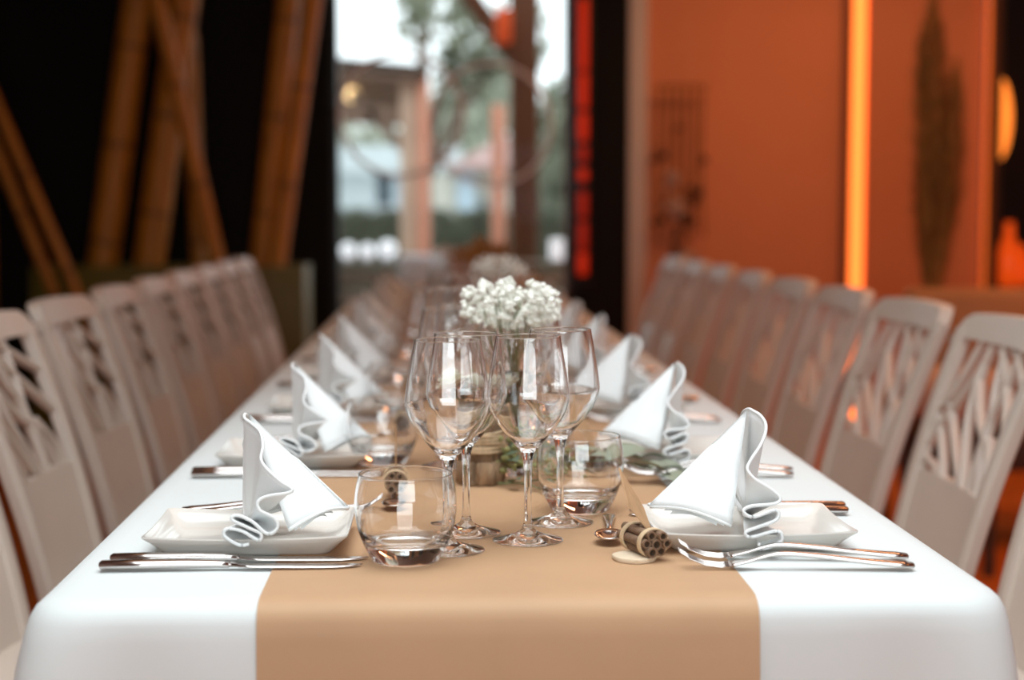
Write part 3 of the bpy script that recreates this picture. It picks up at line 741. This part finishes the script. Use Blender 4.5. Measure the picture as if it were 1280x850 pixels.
# cutlery (lies along +x, handle end at +x)
def cutlery():
    out = {}
    bm = bmesh.new(); P = [(.120, 0, .004), (.1185, 0, .0042), (.08, 0, .0045), (.04, 0, .0045), (.012, 0, .004), (.002, 0, .0035)]
    sweep(bm, P, [.006, .0088, .0082, .0068, .0052, .0060], [.0030, .0038, .0042, .0040, .0034, .0030], 12, (0, 0, 1), 2.6); out['knife_handle'] = mesh('knife_handle', bm)
    bm = bmesh.new(); P = [(.004, 0, .0035), (-.02, .0005, .0022), (-.06, .001, .0018), (-.095, .0006, .0016), (-.112, -.002, .0015), (-.120, -.0055, .0015)]
    sweep(bm, P, [.0058, .0088, .0095, .0090, .0065, .0008], [.0020, .0011, .0010, .0009, .0008, .0005], 8, (0, 0, 1), 2.2); out['knife_blade'] = mesh('knife_blade', bm)
    # fork, tines up
    bm = bmesh.new(); P = spline([(.100, 0, .0030), (.06, 0, .0062), (.01, 0, .0115), (-.025, 0, .0130), (-.050, 0, .0070), (-.068, 0, .0036)], 4)
    N_ = len(P); hw = []
    for i, p in enumerate(P):
        x = p.x; hw.append(.0105 if x > .09 else .0100 - (.09-x)*.055 if x > -.02 else .0040 if x > -.04 else .0040 + (-.04-x)*.28)
    hw[0] = .007; out['fork_handle'] = None
    sweep(bm, P, hw, [.0016 if p.x < -.03 else .0022 for p in P], 10, (0, 0, 1), 2.6); out['fork_handle'] = mesh('fork_handle', bm)
    for k in range(4):
        y = (-1.5+k)*.0058
        bm = bmesh.new(); sweep(bm, [(-.064, y*.9, .0038), (-.078, y, .0024), (-.092, y, .0042), (-.106, y, .0100), (-.116, y*.97, .0165)], [.0020, .0019, .0017, .0014, .0006], [.0012, .0012, .0011, .001, .0006], 6, (0, 0, 1)); out['tine%d' % k] = mesh('tine', bm)
    # spoon, bowl at -x
    bm = bmesh.new(); P = spline([(.075, 0, .0025), (.04, 0, .005), (0, 0, .0085), (-.025, 0, .0080), (-.036, 0, .0065)], 4)
    sweep(bm, P, [.0075-.0045*min(1, i/9) for i in range(len(P))], .0014, 8, (0, 0, 1), 2.4); out['spoon_handle'] = mesh('spoon_handle', bm)
    bm = bmesh.new(); rows = []
    for j in range(7):
        r = j/6
        rows.append([bm.verts.new((-.056 + .0225*r*math.cos(2*PI*k/24), .0150*r*math.sin(2*PI*k/24), .0014 + .0068*r*r + .0016*r*math.cos(2*PI*k/24)*.5)) for k in range(24)] if j else [bm.verts.new((-.056, 0, .0014))])
    for k in range(24): bm.faces.new((rows[0][0], rows[1][k], rows[1][(k+1) % 24]))
    for j in range(1, 6):
        for k in range(24): bm.faces.new((rows[j][k], rows[j+1][k], rows[j+1][(k+1) % 24], rows[j][(k+1) % 24]))
    recalc(bm); bmesh.ops.solidify(bm, geom=bm.faces[:], thickness=.0012); out['spoon_bowl'] = mesh('spoon_bowl', bm)
    for me in out.values(): me.materials.append(M['steel'])
    return out
CUT = cutlery()
# place marker: bundle of hollow cinnamon sticks with a kraft card (bundle along local -y, end towards -y)
def tube_open(bm, p0, p1, r0, r1, seg=12):
    p0, p1 = Vector(p0), Vector(p1); t = (p1-p0).normalized(); s = t.cross(Vector((0, 0, 1))).normalized(); u = s.cross(t)
    R = []
    for (p, r) in ((p0, r0), (p1, r0), (p1, r1), (p0, r1)):
        R.append([bm.verts.new(p + (s*math.cos(2*PI*k/seg) + u*math.sin(2*PI*k/seg))*r) for k in range(seg)])
    for a, b in ((0, 1), (1, 2), (2, 3), (3, 0)):
        for k in range(seg): bm.faces.new((R[a][k], R[a][(k+1) % seg], R[b][(k+1) % seg], R[b][k]))
STICK = []
for (x, z, r) in ((-.0062, .0052, .0050), (.0056, .0048, .0047), (0, .0118, .0054), (-.0098, .0128, .0044), (.0094, .0126, .0045), (-.0045, .0200, .0046), (.0050, .0198, .0044)):
    bm = bmesh.new(); j = random.uniform(-.003, .003); tube_open(bm, (x, -.027+j, z), (x, .027+j, z), r, r*.66); recalc(bm)
    me = mesh('cinnamon_stick', bm, True, 50); me.materials.append(M['cinnamon']); STICK.append(me)
BAND = []
for y in (-.018, .017):
    bm = bmesh.new()
    for dy in (-.0020, 0, .0020):
        pts = []
        for k in range(25):
            a = 2*PI*k/24
            pts.append((.0150*math.cos(a), y+dy, .0122 + .0134*math.sin(a)))
        sweep(bm, pts, .0011, .0011, 6, (0, 1, 0), cap=False)
    me = mesh('raffia_band', bm); me.materials.append(M['twine']); BAND.append(me)
bm = bmesh.new()
# kraft name card stuck upright between the sticks, leaning
cp = [(.004, -.010, .016), (.005, .012, .040), (-.014, .026, .078), (-.016, .004, .046)]
vsA = [bm.verts.new(p) for p in cp]; vsB = [bm.verts.new((p[0]+.0016, p[1]-.0004, p[2])) for p in cp]
bm.faces.new(vsA); bm.faces.new(vsB[::-1])
for i in range(4): bm.faces.new((vsA[i], vsB[i], vsB[(i+1) % 4], vsA[(i+1) % 4]))
ME_card = mesh('name_card', recalc(bm), False); ME_card.materials.append(M['card'])
bm = bmesh.new()
cp = [(.0, .012, .018), (.0, -.012, .030), (.0, -.014, .078), (.0, .008, .060)]
vsA = [bm.verts.new(p) for p in cp]; vsB = [bm.verts.new((p[0]+.0018, p[1], p[2])) for p in cp]
bm.faces.new(vsA); bm.faces.new(vsB[::-1])
for i in range(4): bm.faces.new((vsA[i], vsB[i], vsB[(i+1) % 4], vsA[(i+1) % 4]))
ME_card_b = mesh('name_card_b', recalc(bm), False); ME_card_b.materials.append(M['card'])
bm = bmesh.new(); lathe(bm, [(0, 0), (.0205, 0), (.021, .001), (.021, .0036), (.0205, .0042), (0, .0042)], 28, wob=lambda a, z: .03*math.sin(3*a)+.02*math.sin(7*a)); ME_disc = mesh('wood_slice', bm, True, 40); ME_disc.materials.append(M['disc'])

def put(name, parts, loc, rz, label, cat, group, rx=0, ry=0):
    """parts[0] is the thing's own mesh when its name is None, else every entry is a child"""
    t = empty(name, loc, rz); t.rotation_euler = (rx, ry, rz)
    for (pn, me) in parts: link(pn, me, None, t)
    return tag(t, label, cat, group)

KN = [('handle', CUT['knife_handle']), ('blade', CUT['knife_blade'])]
FK = [('handle', CUT['fork_handle'])] + [('tine', CUT['tine%d' % k]) for k in range(4)]
SP = [('handle', CUT['spoon_handle']), ('bowl', CUT['spoon_bowl'])]
WG = [('bowl', ME_bowl), ('stem', ME_stem), ('foot', ME_foot)]
rg = random.Random(21)
for k in range(9):
    y0 = 1.58 + .52*k
    far = k > 4
    for sd in ('L', 'R'):
        j = lambda s=.006: 0 if k == 0 else rg.uniform(-s, s)
        sidename = 'bamboo' if sd == 'L' else 'terracotta'
        where = '%s setting on the %s side' % (ORD[k], sidename)
        sg = 1 if sd == 'R' else -1
        pcx = .304 if sd == 'R' else -.187
        px_, py_ = pcx + j(), y0 + j()
        o = link('dinner_plate', ME_plate, None, None, (px_, py_, SC), (0, 0, j(.03)))
        tag(o, 'glazed cream plate with raised rim, ' + where, 'plate', 'rectangular plates')
        fan, hem, st, sh = NAP[(sg, k % 3)]
        nx = (.312 if sd == 'R' else -.196) + j(); rz = j(.12)
        t = empty('folded_napkin', (nx, py_+.018+j(), SC+.0165), rz)
        f1 = link('fan', fan, None, t); link('hem', hem, None, f1); s1 = link('stand', st, None, t); link('hem', sh, None, s1)
        tag(t, 'white napkin folded as a standing fan, ' + where, 'napkin', 'folded napkins')
        if sd == 'L':
            kn_y, fk_y, rot = (-.115, -.085), (.145, .172), PI
            kx, fx = -.194, -.190
        else:
            kn_y, fk_y, rot = (.128, .157), (-.138, -.098), 0
            kx, fx = .322, .334
        for i, dy in enumerate(kn_y):
            put('table_knife', KN, (kx + (.004 if i else 0) + j(), y0+dy+j(.004), SC+(.0012 if sd == 'L' or True else 0)), rot + j(.03), 'steel knife, %s of the pair, %s' % ('nearer' if i == 0 else 'farther', where), 'knife', 'table knives')
        for i, dy in enumerate(fk_y):
            yy = y0 + dy + j(.004); rz = rot + j(.03) + (-.06 if sd == 'R' else .02)
            if sd == 'R': rz = -.06 if k == 0 else rz
            put('table_fork', FK, (fx + (.006 if i else 0) + j(), yy, SC+.0012), rz, 'steel fork, %s of the pair, %s' % ('nearer' if i == 0 else 'farther', where), 'fork', 'table forks')
        if sd == 'L':
            gl = [(.006, -.045), (.025, .040)]; tm = (-.034, -.09) if k == 0 else (-.070, -.015)
        else:
            gl = [(.086, .0), (.125, .091)]; tm = (.152, .158)
        for i, (gx, gy) in enumerate(gl):
            put('wine_glass', WG, (gx+j(.003), y0+gy+j(.003), ST), 0, 'empty stemmed wine glass, %s of the pair, %s' % ('nearer' if i == 0 else 'farther', where), 'wine glass', 'wine glasses')
        o = link('water_tumbler', ME_tum, None, None, (tm[0]+j(.008), y0+tm[1]+j(.01), ST))
        tag(o, 'empty round bellied water tumbler, ' + where, 'tumbler', 'water tumblers')
        if not far:
            if sd == 'R': sx, sy, mx_, my_, mr = .172, .040, .192, -.082, .37
            else: sx, sy, mx_, my_, mr = -.056, .222, -.0535, .246, .03
            put('dessert_spoon', SP, (sx+j(), y0+sy+j(), ST+.0004), PI/2 + (-.108 if sd == 'R' else .03), 'small steel spoon beside the cinnamon bundle, ' + where, 'spoon', 'dessert spoons')
            if sd == 'R':
                o = link('wood_slice', ME_disc, None, None, (mx_-.010, y0+my_-.012, ST)); tag(o, 'small pale wood slice under the cinnamon bundle, ' + where, 'wood slice', 'small wood slices')
            parts = [('cinnamon_stick', m_) for m_ in STICK] + [('raffia_band', m_) for m_ in BAND] + [('name_card', ME_card if sd == 'R' else ME_card_b)]
            put('place_marker', parts, (mx_, y0+my_, ST+(.0044 if sd == 'R' else .0095)), mr, 'cinnamon stick bundle holding a kraft name card, ' + where, 'place marker', 'place markers')

# ------------------------------------------------------------------ first centrepiece
def petal_rose(r, seed):
    rg = random.Random(seed); petals = []
    for ring, (n, rr, h, open_) in enumerate(((3, .30, 1.0, .1), (4, .52, .92, .25), (5, .76, .78, .5), (6, 1.0, .58, .85))):
        for k in range(n):
            a0 = 2*PI*k/n + ring*.6
            bm = bmesh.new(); g = []
            for i in range(5):
                row = []
                for jx in range(7):
                    u = i/4; v_ = -1 + jx/3
                    a = a0 + v_*(1.15*PI/n)*(0.5+.5*math.sin(PI*min(1, .25+u*.6)))
                    rad = r*rr*(.25 + .75*math.sin(PI/2*u)) + r*open_*.22*u**3
                    z = r*(h*1.05*u - .25*open_*u**3 - .10*v_*v_*u)
                    row.append(bm.verts.new((rad*math.cos(a), rad*math.sin(a), z)))
                g.append(row)
            for i in range(4):
                for jx in range(6): bm.faces.new((g[i][jx], g[i][jx+1], g[i+1][jx+1], g[i+1][jx]))
            recalc(bm); bmesh.ops.solidify(bm, geom=bm.faces[:], thickness=r*.03)
            me = mesh('petal', bm); me.materials.append(M['rose']); petals.append(me)
    return petals
ROSE = petal_rose(.024, 5)
def leaf_mesh(L, W, curl, seed):
    rg = random.Random(seed); bm = bmesh.new(); rows = []
    n = 8
    for i in range(n+1):
        t = i/n; wv = W*math.sin(PI*t**.8)**.9 + .0002
        z = curl*math.sin(PI*t*.9) - curl*.8*t*t
        rows.append([bm.verts.new((L*t, wv*s, z + abs(s)*wv*.25)) for s in (-1, -.5, 0, .5, 1)])
    for i in range(n):
        for j in range(4): bm.faces.new((rows[i][j], rows[i+1][j], rows[i+1][j+1], rows[i][j+1]))
    recalc(bm); bmesh.ops.solidify(bm, geom=bm.faces[:], thickness=.0004)
    return mesh('leaf', bm)
LEAF = [leaf_mesh(1, .22, .10, 1), leaf_mesh(1, .13, .12, 2), leaf_mesh(1, .33, .08, 3)]
LEAFP = [m_.copy() for m_ in LEAF]
for m_ in LEAF: m_.materials.append(M['leaf'])
for m_ in LEAFP: m_.materials.append(M['leafpale'])

def log_holder(x, y, label, twine=True):
    t = tag(empty('log_vase', (x, y, ST)), label, 'log vase', 'rustic log vases')
    wb = lambda a, z: .05*math.sin(5*a+z*90) + .04*math.sin(11*a+1) + .03*math.sin(19*a+z*300)
    bm = bmesh.new(); lathe(bm, [(0, 0), (.026, 0), (.0285, .002), (.0292, .014), (.0285, .027), (.0265, .029), (0, .029)], 48, wob=wb); link('base_slice', mesh('log_base', bm, True, 50), M['bark_light'], t)
    bm = bmesh.new(); lathe(bm, [(0, .029), (.0265, .029), (.0275, .032), (.0265, .053), (.0272, .074), (.0255, .076), (.014, .076), (.013, .056), (0, .056)], 48, wob=wb); link('log', mesh('log_body', bm, True, 50), M['bark'], t)
    bm = bmesh.new()
    for k in range(8):
        pts = []; z = .0405 + k*.0032 + random.uniform(-.0006, .0006); tl = random.uniform(-.0022, .0022); tb_ = random.uniform(0, 6)
        for q in range(41):
            a = 2*PI*q/40; r = .0285 + .0008*math.sin(3*a+k)
            pts.append((r*math.cos(a), r*math.sin(a), z + tl*math.sin(a+tb_)))
        sweep(bm, pts, .0017, .0017, 6, (0, 0, 1), cap=False)
    link('twine', mesh('log_twine', bm), M['twine'], t)
    return t
def rose(x, y, z0, z, s, tilt, label, group='ivory roses'):
    t = tag(empty('rose', (x, y, z)), label, 'rose', group); t.rotation_euler = tilt; t.scale = (s, s, s)
    for m_ in ROSE: link('petal', m_, None, t)
    bm = bmesh.new(); sweep(bm, [(0, 0, .002), (0.002, .003, -(z-z0)/s*.5), (0, 0, -(z-z0)/s)], .0018, .0018, 6, (0, 1, 0)); link('stem', mesh('rose_stem', bm), M['stem'], t)
def spray(x, y, z, path, nleaf, L, pale, label, seed, buds=0, group='eucalyptus sprays'):
    rg = random.Random(seed); t = tag(empty('greenery_sprig', (x, y, z)), label, 'sprig', group)
    sp = spline(path, 8); bm = bmesh.new(); sweep(bm, sp, [.0013*(1-.6*i/len(sp)) for i in range(len(sp))], [.0013*(1-.6*i/len(sp)) for i in range(len(sp))], 6); link('stem', mesh('sprig_stem', bm), M['stem'], t)
    for k in range(nleaf):
        q = (k+.8)/nleaf; p = sp[min(len(sp)-1, int(q*(len(sp)-1)))]; d = (sp[min(len(sp)-1, int(q*(len(sp)-1))+1)] - sp[max(0, int(q*(len(sp)-1))-1)])
        ang = math.atan2(d.y, d.x) + (1 if k % 2 else -1)*rg.uniform(.35, .8)*(0 if k == nleaf-1 else 1)
        lf = link('leaf', rg.choice(LEAFP if pale else LEAF), None, t, p, (rg.uniform(-.4, .4), -math.atan2(d.z, math.hypot(d.x, d.y)) + rg.uniform(-.25, .15), ang))
        s = L*rg.uniform(.75, 1.15); lf.scale = (s, s, s)
    if buds:
        bm = bmesh.new()
        for k in range(buds):
            p = rg.choice(sp); blob(bm, (p.x+rg.gauss(0, .009), p.y+rg.gauss(0, .009), max(.004, p.z+rg.gauss(.003, .010))), rg.uniform(.0022, .0040), 1)
        b = link('buds', mesh('sprig_buds', bm), M['berry'], t); b['kind'] = 'stuff'
LX, LY = .047, 1.925
log_holder(LX, LY, 'bark covered log vase wrapped in twine behind the front wine glasses')
rose(LX-.034, LY+.03, ST+.06, .862, 1.1, (-.15, -.25, .3), 'ivory rose leaning left over the twine wrapped log')
rose(LX+.006, LY+.035, ST+.06, .862, .85, (.1, .05, 1.3), 'ivory rose standing upright over the twine wrapped log')
rose(LX+.030, LY+.05, ST+.06, .860, .8, (-.1, .25, 2.1), 'ivory rose leaning towards the gypsophila vase')
for i, (pth, nl, L, pale, lb, bd) in enumerate((
    ([(.0, .02, .008), (.03, -.02, .030), (.065, -.035, .020), (.085, -.06, .010)], 7, .030, False, 'dark eucalyptus sprig with green buds lying beside the log', 90),
    ([(.0, .02, .012), (.05, .0, .045), (.085, .0, .035), (.12, -.01, .015)], 8, .032, False, 'leafy sprig with buds arching between the log and the tumbler', 70),
    ([(.10, .0, .022), (.16, -.01, .028), (.21, -.01, .016), (.235, -.02, .006)], 6, .060, True, 'pale long leaved sprig reaching under the right hand plate', 0),
    ([(.05, .03, .02), (.11, .06, .030), (.18, .08, .022), (.23, .07, .010)], 7, .055, True, 'pale long leaved sprig lying farther behind the tumbler', 0),
    ([(.02, -.03, .004), (.05, -.055, .008), (.07, -.075, .004)], 3, .030, False, 'small dark sprig with narrow leaves on the kraft runner', 0),
    ([(-.02, .05, .06), (-.01, .05, .10), (.01, .04, .115)], 6, .032, False, 'dark green sprig standing in the log under the roses', 20),
    ([(.02, .05, .06), (.04, .06, .10), (.06, .05, .115)], 6, .032, False, 'dark green sprig leaning right beneath the rightmost rose', 20))):
    spray(LX, LY, ST, pth, nl, L, pale, lb, 40+i, bd)
def gyp(x, y, z0, cx, cz, rx, rz, n, label, seed, vase_h=.12, vr=.024):
    t = tag(empty('glass_vase', (x, y, z0)), label.replace('@', 'glass bud vase holding'), 'vase', 'flower vases')
    bm = bmesh.new(); pr = [(0, 0), (vr*.9, 0), (vr, .004), (vr, vase_h*.6), (vr*.62, vase_h*.85), (vr*.68, vase_h), (vr*.62, vase_h), (vr*.56, vase_h*.85), (vr*.92, vase_h*.6), (vr*.92, .010), (0, .008)]
    lathe(bm, pr, 28); link('body', mesh('bud_vase', bm), M['glass'], t)
    b = tag(empty('gypsophila_bunch', (x, y, z0+.012)), label.replace('@', 'bunch of small white blossoms in'), 'flowers', 'gypsophila bunches')
    rg = random.Random(seed); bs = bmesh.new(); bb = bmesh.new()
    for k in range(26):
        a = rg.uniform(0, 2*PI); r = math.sqrt(rg.random())
        tip = Vector((cx-x + rx*r*math.cos(a)*.95, rx*.8*r*math.sin(a), cz-z0-.012 + rz*rg.uniform(-.5, .6)))
        sp = spline([(rg.uniform(-.006, .006), rg.uniform(-.006, .006), 0), (rg.uniform(-.006, .006), rg.uniform(-.006, .006), vase_h*.85), tip*.8 + Vector((0, 0, .004)), tip], 4)
        sweep(bs, sp, .0006, .0006, 4)
    link('stems', mesh('gyp_stems', bs), M['stem'], b)
    for k in range(n):
        a = rg.uniform(0, 2*PI); r = rg.random()**.5; hgt = rg.uniform(-1, 1)
        c = Vector((cx-x + rx*r*math.cos(a), rx*.85*r*math.sin(a), cz-z0-.012 + rz*hgt*math.sqrt(max(0, 1-r*r*.7)) ))
        R = rg.uniform(.0036, .0062)
        for q in range(5):
            d = Vector((rg.gauss(0, 1), rg.gauss(0, 1), rg.gauss(0, 1))).normalized()*R*.6
            blob(bb, c+d, R*.62, 1, (1, 1, .8), .12)
    o = link('blossoms', mesh('gyp_blossoms', bb), M['gyp'], b); o['kind'] = 'stuff'
gyp(.088, 1.99, ST, .087, .966, .062, .031, 300, '@ white gypsophila behind the log', 5, .13, .022)

# ------------------------------------------------------------------ farther centrepieces
log_holder(.047, 2.965, 'blurred bark log vase farther down the table')
gyp(.12, 3.41, ST, .12, .955, .06, .035, 160, '@ white gypsophila farther down the table', 9)
dv = tag(empty('stoneware_vase', (.15, 4.50, ST)), 'small brown vase of dried fan palm far along the table', 'vase', 'flower vases')
bm = bmesh.new(); lathe(bm, [(0, 0), (.03, 0), (.042, .03), (.040, .07), (.022, .10), (.024, .115), (.019, .115), (.017, .10), (.034, .07), (.036, .03), (0, .008)], 24); link('body', mesh('stone_vase', bm), M['drybrown'], dv)
fp = tag(empty('dried_fan_palm', (.15, 4.50, ST+.01)), 'brown dried palm fan standing far along the table', 'dried flowers')
bm = bmesh.new(); sweep(bm, [(0, 0, 0), (0, 0, .10), (-.03, 0, .145)], .003, .003, 6, (0, 1, 0)); link('stem', mesh('palm_stem', bm), M['drybrown'], fp)
for k in range(11):
    a = PI/2 + (-1 + 2*k/10)*1.0 + .18
    bm = bmesh.new(); L = .112 + .012*math.sin(k*1.7)
    p0 = Vector((-.03, 0, .145)); d = Vector((math.cos(a), 0, math.sin(a)))
    sweep(bm, [p0, p0+d*L*.4+Vector((0, .004*(-1)**k, 0)), p0+d*L*.8, p0+d*L], [.002, .011, .010, .001], [.001]*4, 6, (0, 1, 0)); link('leaf_blade', mesh('palm_blade', bm), M['drybrown'], fp)
def grass(name, x, y, z, n, spread, h, m, label, seed, rr=.004):
    rg = random.Random(seed); t = tag(empty(name, (x, y, z)), label, 'dried flowers', 'dried grasses')
    for k in range(n):
        a = rg.uniform(0, 2*PI); s = spread*rg.uniform(.3, 1)
        tip = Vector((s*math.cos(a), s*math.sin(a)*.6, h*rg.uniform(.75, 1)))
        sp = spline([(0, 0, 0), tip*.5 + Vector((0, 0, h*.08)), tip], 5); nn = len(sp)
        bm = bmesh.new(); sweep(bm, sp, [.001 if i < nn*.55 else rr*math.sin(PI*(i-nn*.5)/(nn*.5)) + .0008 for i in range(nn)], [.001 if i < nn*.55 else rr*math.sin(PI*(i-nn*.5)/(nn*.5)) + .0008 for i in range(nn)], 6, (0, 1, 0))
        link('stalk', mesh('stalk', bm), m, t)
grass('dried_grass', .175, 3.97, ST+.01, 14, .09, .17, M['dryorange'], 'tawny dried grass spreading behind the white gypsophila', 4, .006)
dv2 = tag(empty('small_vase', (.175, 3.97, ST)), 'small glass vase holding tawny dried grass', 'vase', 'flower vases')
bm = bmesh.new(); lathe(bm, [(0, 0), (.025, 0), (.026, .004), (.026, .075), (.0245, .075), (.0243, .008), (0, .007)], 24); link('body', mesh('small_vase', bm), M['glass'], dv2)
gyp(.14, 5.0, ST, .14, .95, .07, .04, 140, '@ white gypsophila near the far table end', 19)
grass('dried_grass', .10, 5.55, ST+.01, 16, .12, .22, M['dryorange'], 'tawny dried grass near the far end of the table', 8, .007)
dv3 = tag(empty('small_vase', (.10, 5.55, ST)), 'small glass vase of dried grass near the far table end', 'vase', 'flower vases')
link('body', bpy.data.meshes['small_vase'], None, dv3)

# ------------------------------------------------------------------ right side: bench, pampas, wall garland
bn = tag(empty('upholstered_bench', (2.10, 5.0, 0)), 'beige upholstered bench seen from behind by the orange wall', 'bench')
link('backrest', boxmesh('bench_back', -.635, .9, -.06, .06, .50, .843, .035, 4), M['sofa'], bn)
link('seat', boxmesh('bench_seat', -.62, .9, .06, .50, .36, .48, .03, 3), M['sofa'], bn)
link('apron', boxmesh('bench_apron', -.62, .9, -.03, .48, .26, .36, .01), M['darkwood'], bn)
for sx in (-.58, .84):
    for sy in (0, .44): link('leg', boxmesh('bench_leg', sx-.025, sx+.025, sy-.025, sy+.025, 0, .26, .004), M['darkwood'], bn)
cu = tag(empty('crumpled_cushion', (1.53, 4.72, .0)), 'pale stool with a soft cushion top in front of the beige bench', 'stool')
bm = bmesh.new(); box(bm, -.14, .14, -.12, .12, .47, .62, .05, 3); link('cushion', mesh('stool_cushion', bm), M['cushion'], cu)
for sx in (-.1, .1):
    for sy in (-.08, .08): link('leg', boxmesh('stool_leg', sx-.014, sx+.014, sy-.014, sy+.014, 0, .48), M['darkwood'], cu)
fv = tag(empty('floor_vase', (1.845, 5.9, 0)), 'tall dark floor vase behind the bench', 'vase')
bm = bmesh.new(); lathe(bm, [(0, 0), (.09, 0), (.12, .06), (.13, .3), (.09, .55), (.05, .66), (.055, .70), (.045, .70), (.04, .66), (.08, .55), (.11, .3), (0, .05)], 28); link('body', mesh('floor_vase', bm), M['darkwood'], fv)
pm = tag(empty('pampas_grass', (1.845, 5.9, .08)), 'tall brown dried pampas grass plumes against the orange wall', 'dried grass')
plumes = [(-.085, .0, .75, 1.70, .075), (-.04, -.05, .80, 1.88, .07), (.03, .03, .75, 1.72, .085), (.07, -.03, .72, 1.56, .075), (-.01, .05, .65, 1.5, .09), (.02, -.06, .62, 1.42, .08), (-.06, .03, .62, 1.38, .075)]
for i, (dx, dy, zb, zt, wd) in enumerate(plumes):
    rg = random.Random(90+i); zb -= .08; zt -= .08
    ax = lambda t: Vector((dx*(.15+1.1*t)*(1.25-.6*t*t) + .02*math.sin(3*t+i), dy*(.4+.8*t), zb + (zt-zb)*t))
    bm = bmesh.new(); sweep(bm, [(0, 0, 0), ax(0)*1.0, ax(.5), ax(1)], [.004, .004, .003, .001], [.004, .004, .003, .001], 6, (0, 1, 0)); link('stem', mesh('pampas_stem', bm), M['pampas'], pm)
    bm = bmesh.new()
    for k in range(900):
        t = rg.random(); p = ax(t); a = rg.uniform(0, 2*PI)
        wv = 1.5*wd*(math.sin(PI*min(1, t*.9+.08))**.8)*min(1, .35+1.2*t)*rg.uniform(.5, 1)
        d = Vector((math.cos(a), math.sin(a), 0))
        q = [p, p + d*wv*.5 + Vector((0, 0, .07)), p + d*wv + Vector((0, 0, .10*rg.uniform(.5, 1.2)))]
        s = Vector((-d.y, d.x, 0))*.005
        v0, v1 = bm.verts.new(q[0]-s*.4), bm.verts.new(q[0]+s*.4); v2, v3 = bm.verts.new(q[1]+s), bm.verts.new(q[1]-s); v4 = bm.verts.new(q[2])
        bm.faces.new((v0, v1, v2, v3)); bm.faces.new((v3, v2, v4))
    f = link('plume', mesh('pampas_plume', bm, False), M['pampas'], pm); f['kind'] = 'stuff'
# hanging dried garland on the orange wall
gd = tag(empty('hanging_garland', (1.19, 7.93, 0)), 'hanging strings of dried twigs and pale flowers on the orange wall', 'wall decoration')
link('rod', boxmesh('garland_rod', -.13, .13, -.01, .01, 1.70, 1.715, .004), M['drybrown'], gd)
rg = random.Random(66)
for k in range(6):
    x = -.11 + k*.044
    bm = bmesh.new(); sweep(bm, spline([(x, 0, 1.70), (x+rg.uniform(-.012, .012), .0, 1.35), (x+rg.uniform(-.015, .015), 0, .9+rg.uniform(0, .15))], 6), .007, .007, 6, (0, 1, 0)); link('twig', mesh('garland_twig', bm), M['drybrown'], gd)
for (x, z, r, pale) in ((-.11, 1.36, .035, 0), (-.02, 1.50, .022, 0), (.11, 1.34, .025, 0), (-.05, 1.24, .045, 1), (-.02, 1.10, .05, 1), (.05, 1.15, .035, 0), (.02, 1.06, .04, 0), (-.12, 1.04, .03, 0), (.09, 1.18, .03, 0), (-.02, .97, .03, 0), (.03, .87, .04, 1), (.08, .80, .05, 1), (-.10, .80, .03, 1), (.02, .75, .04, 0), (-.02, .90, .03, 0)):
    bm = bmesh.new()
    for q in range(9):
        blob(bm, (x+rg.gauss(0, r*.45), -.02+rg.gauss(0, .012), z+rg.gauss(0, r*.45)), r*rg.uniform(.28, .5), 1, (1, 1, 1), .15)
    link('flower_cluster', mesh('garland_cluster', bm), M['cushion'] if pale else M['darkwood'], gd)
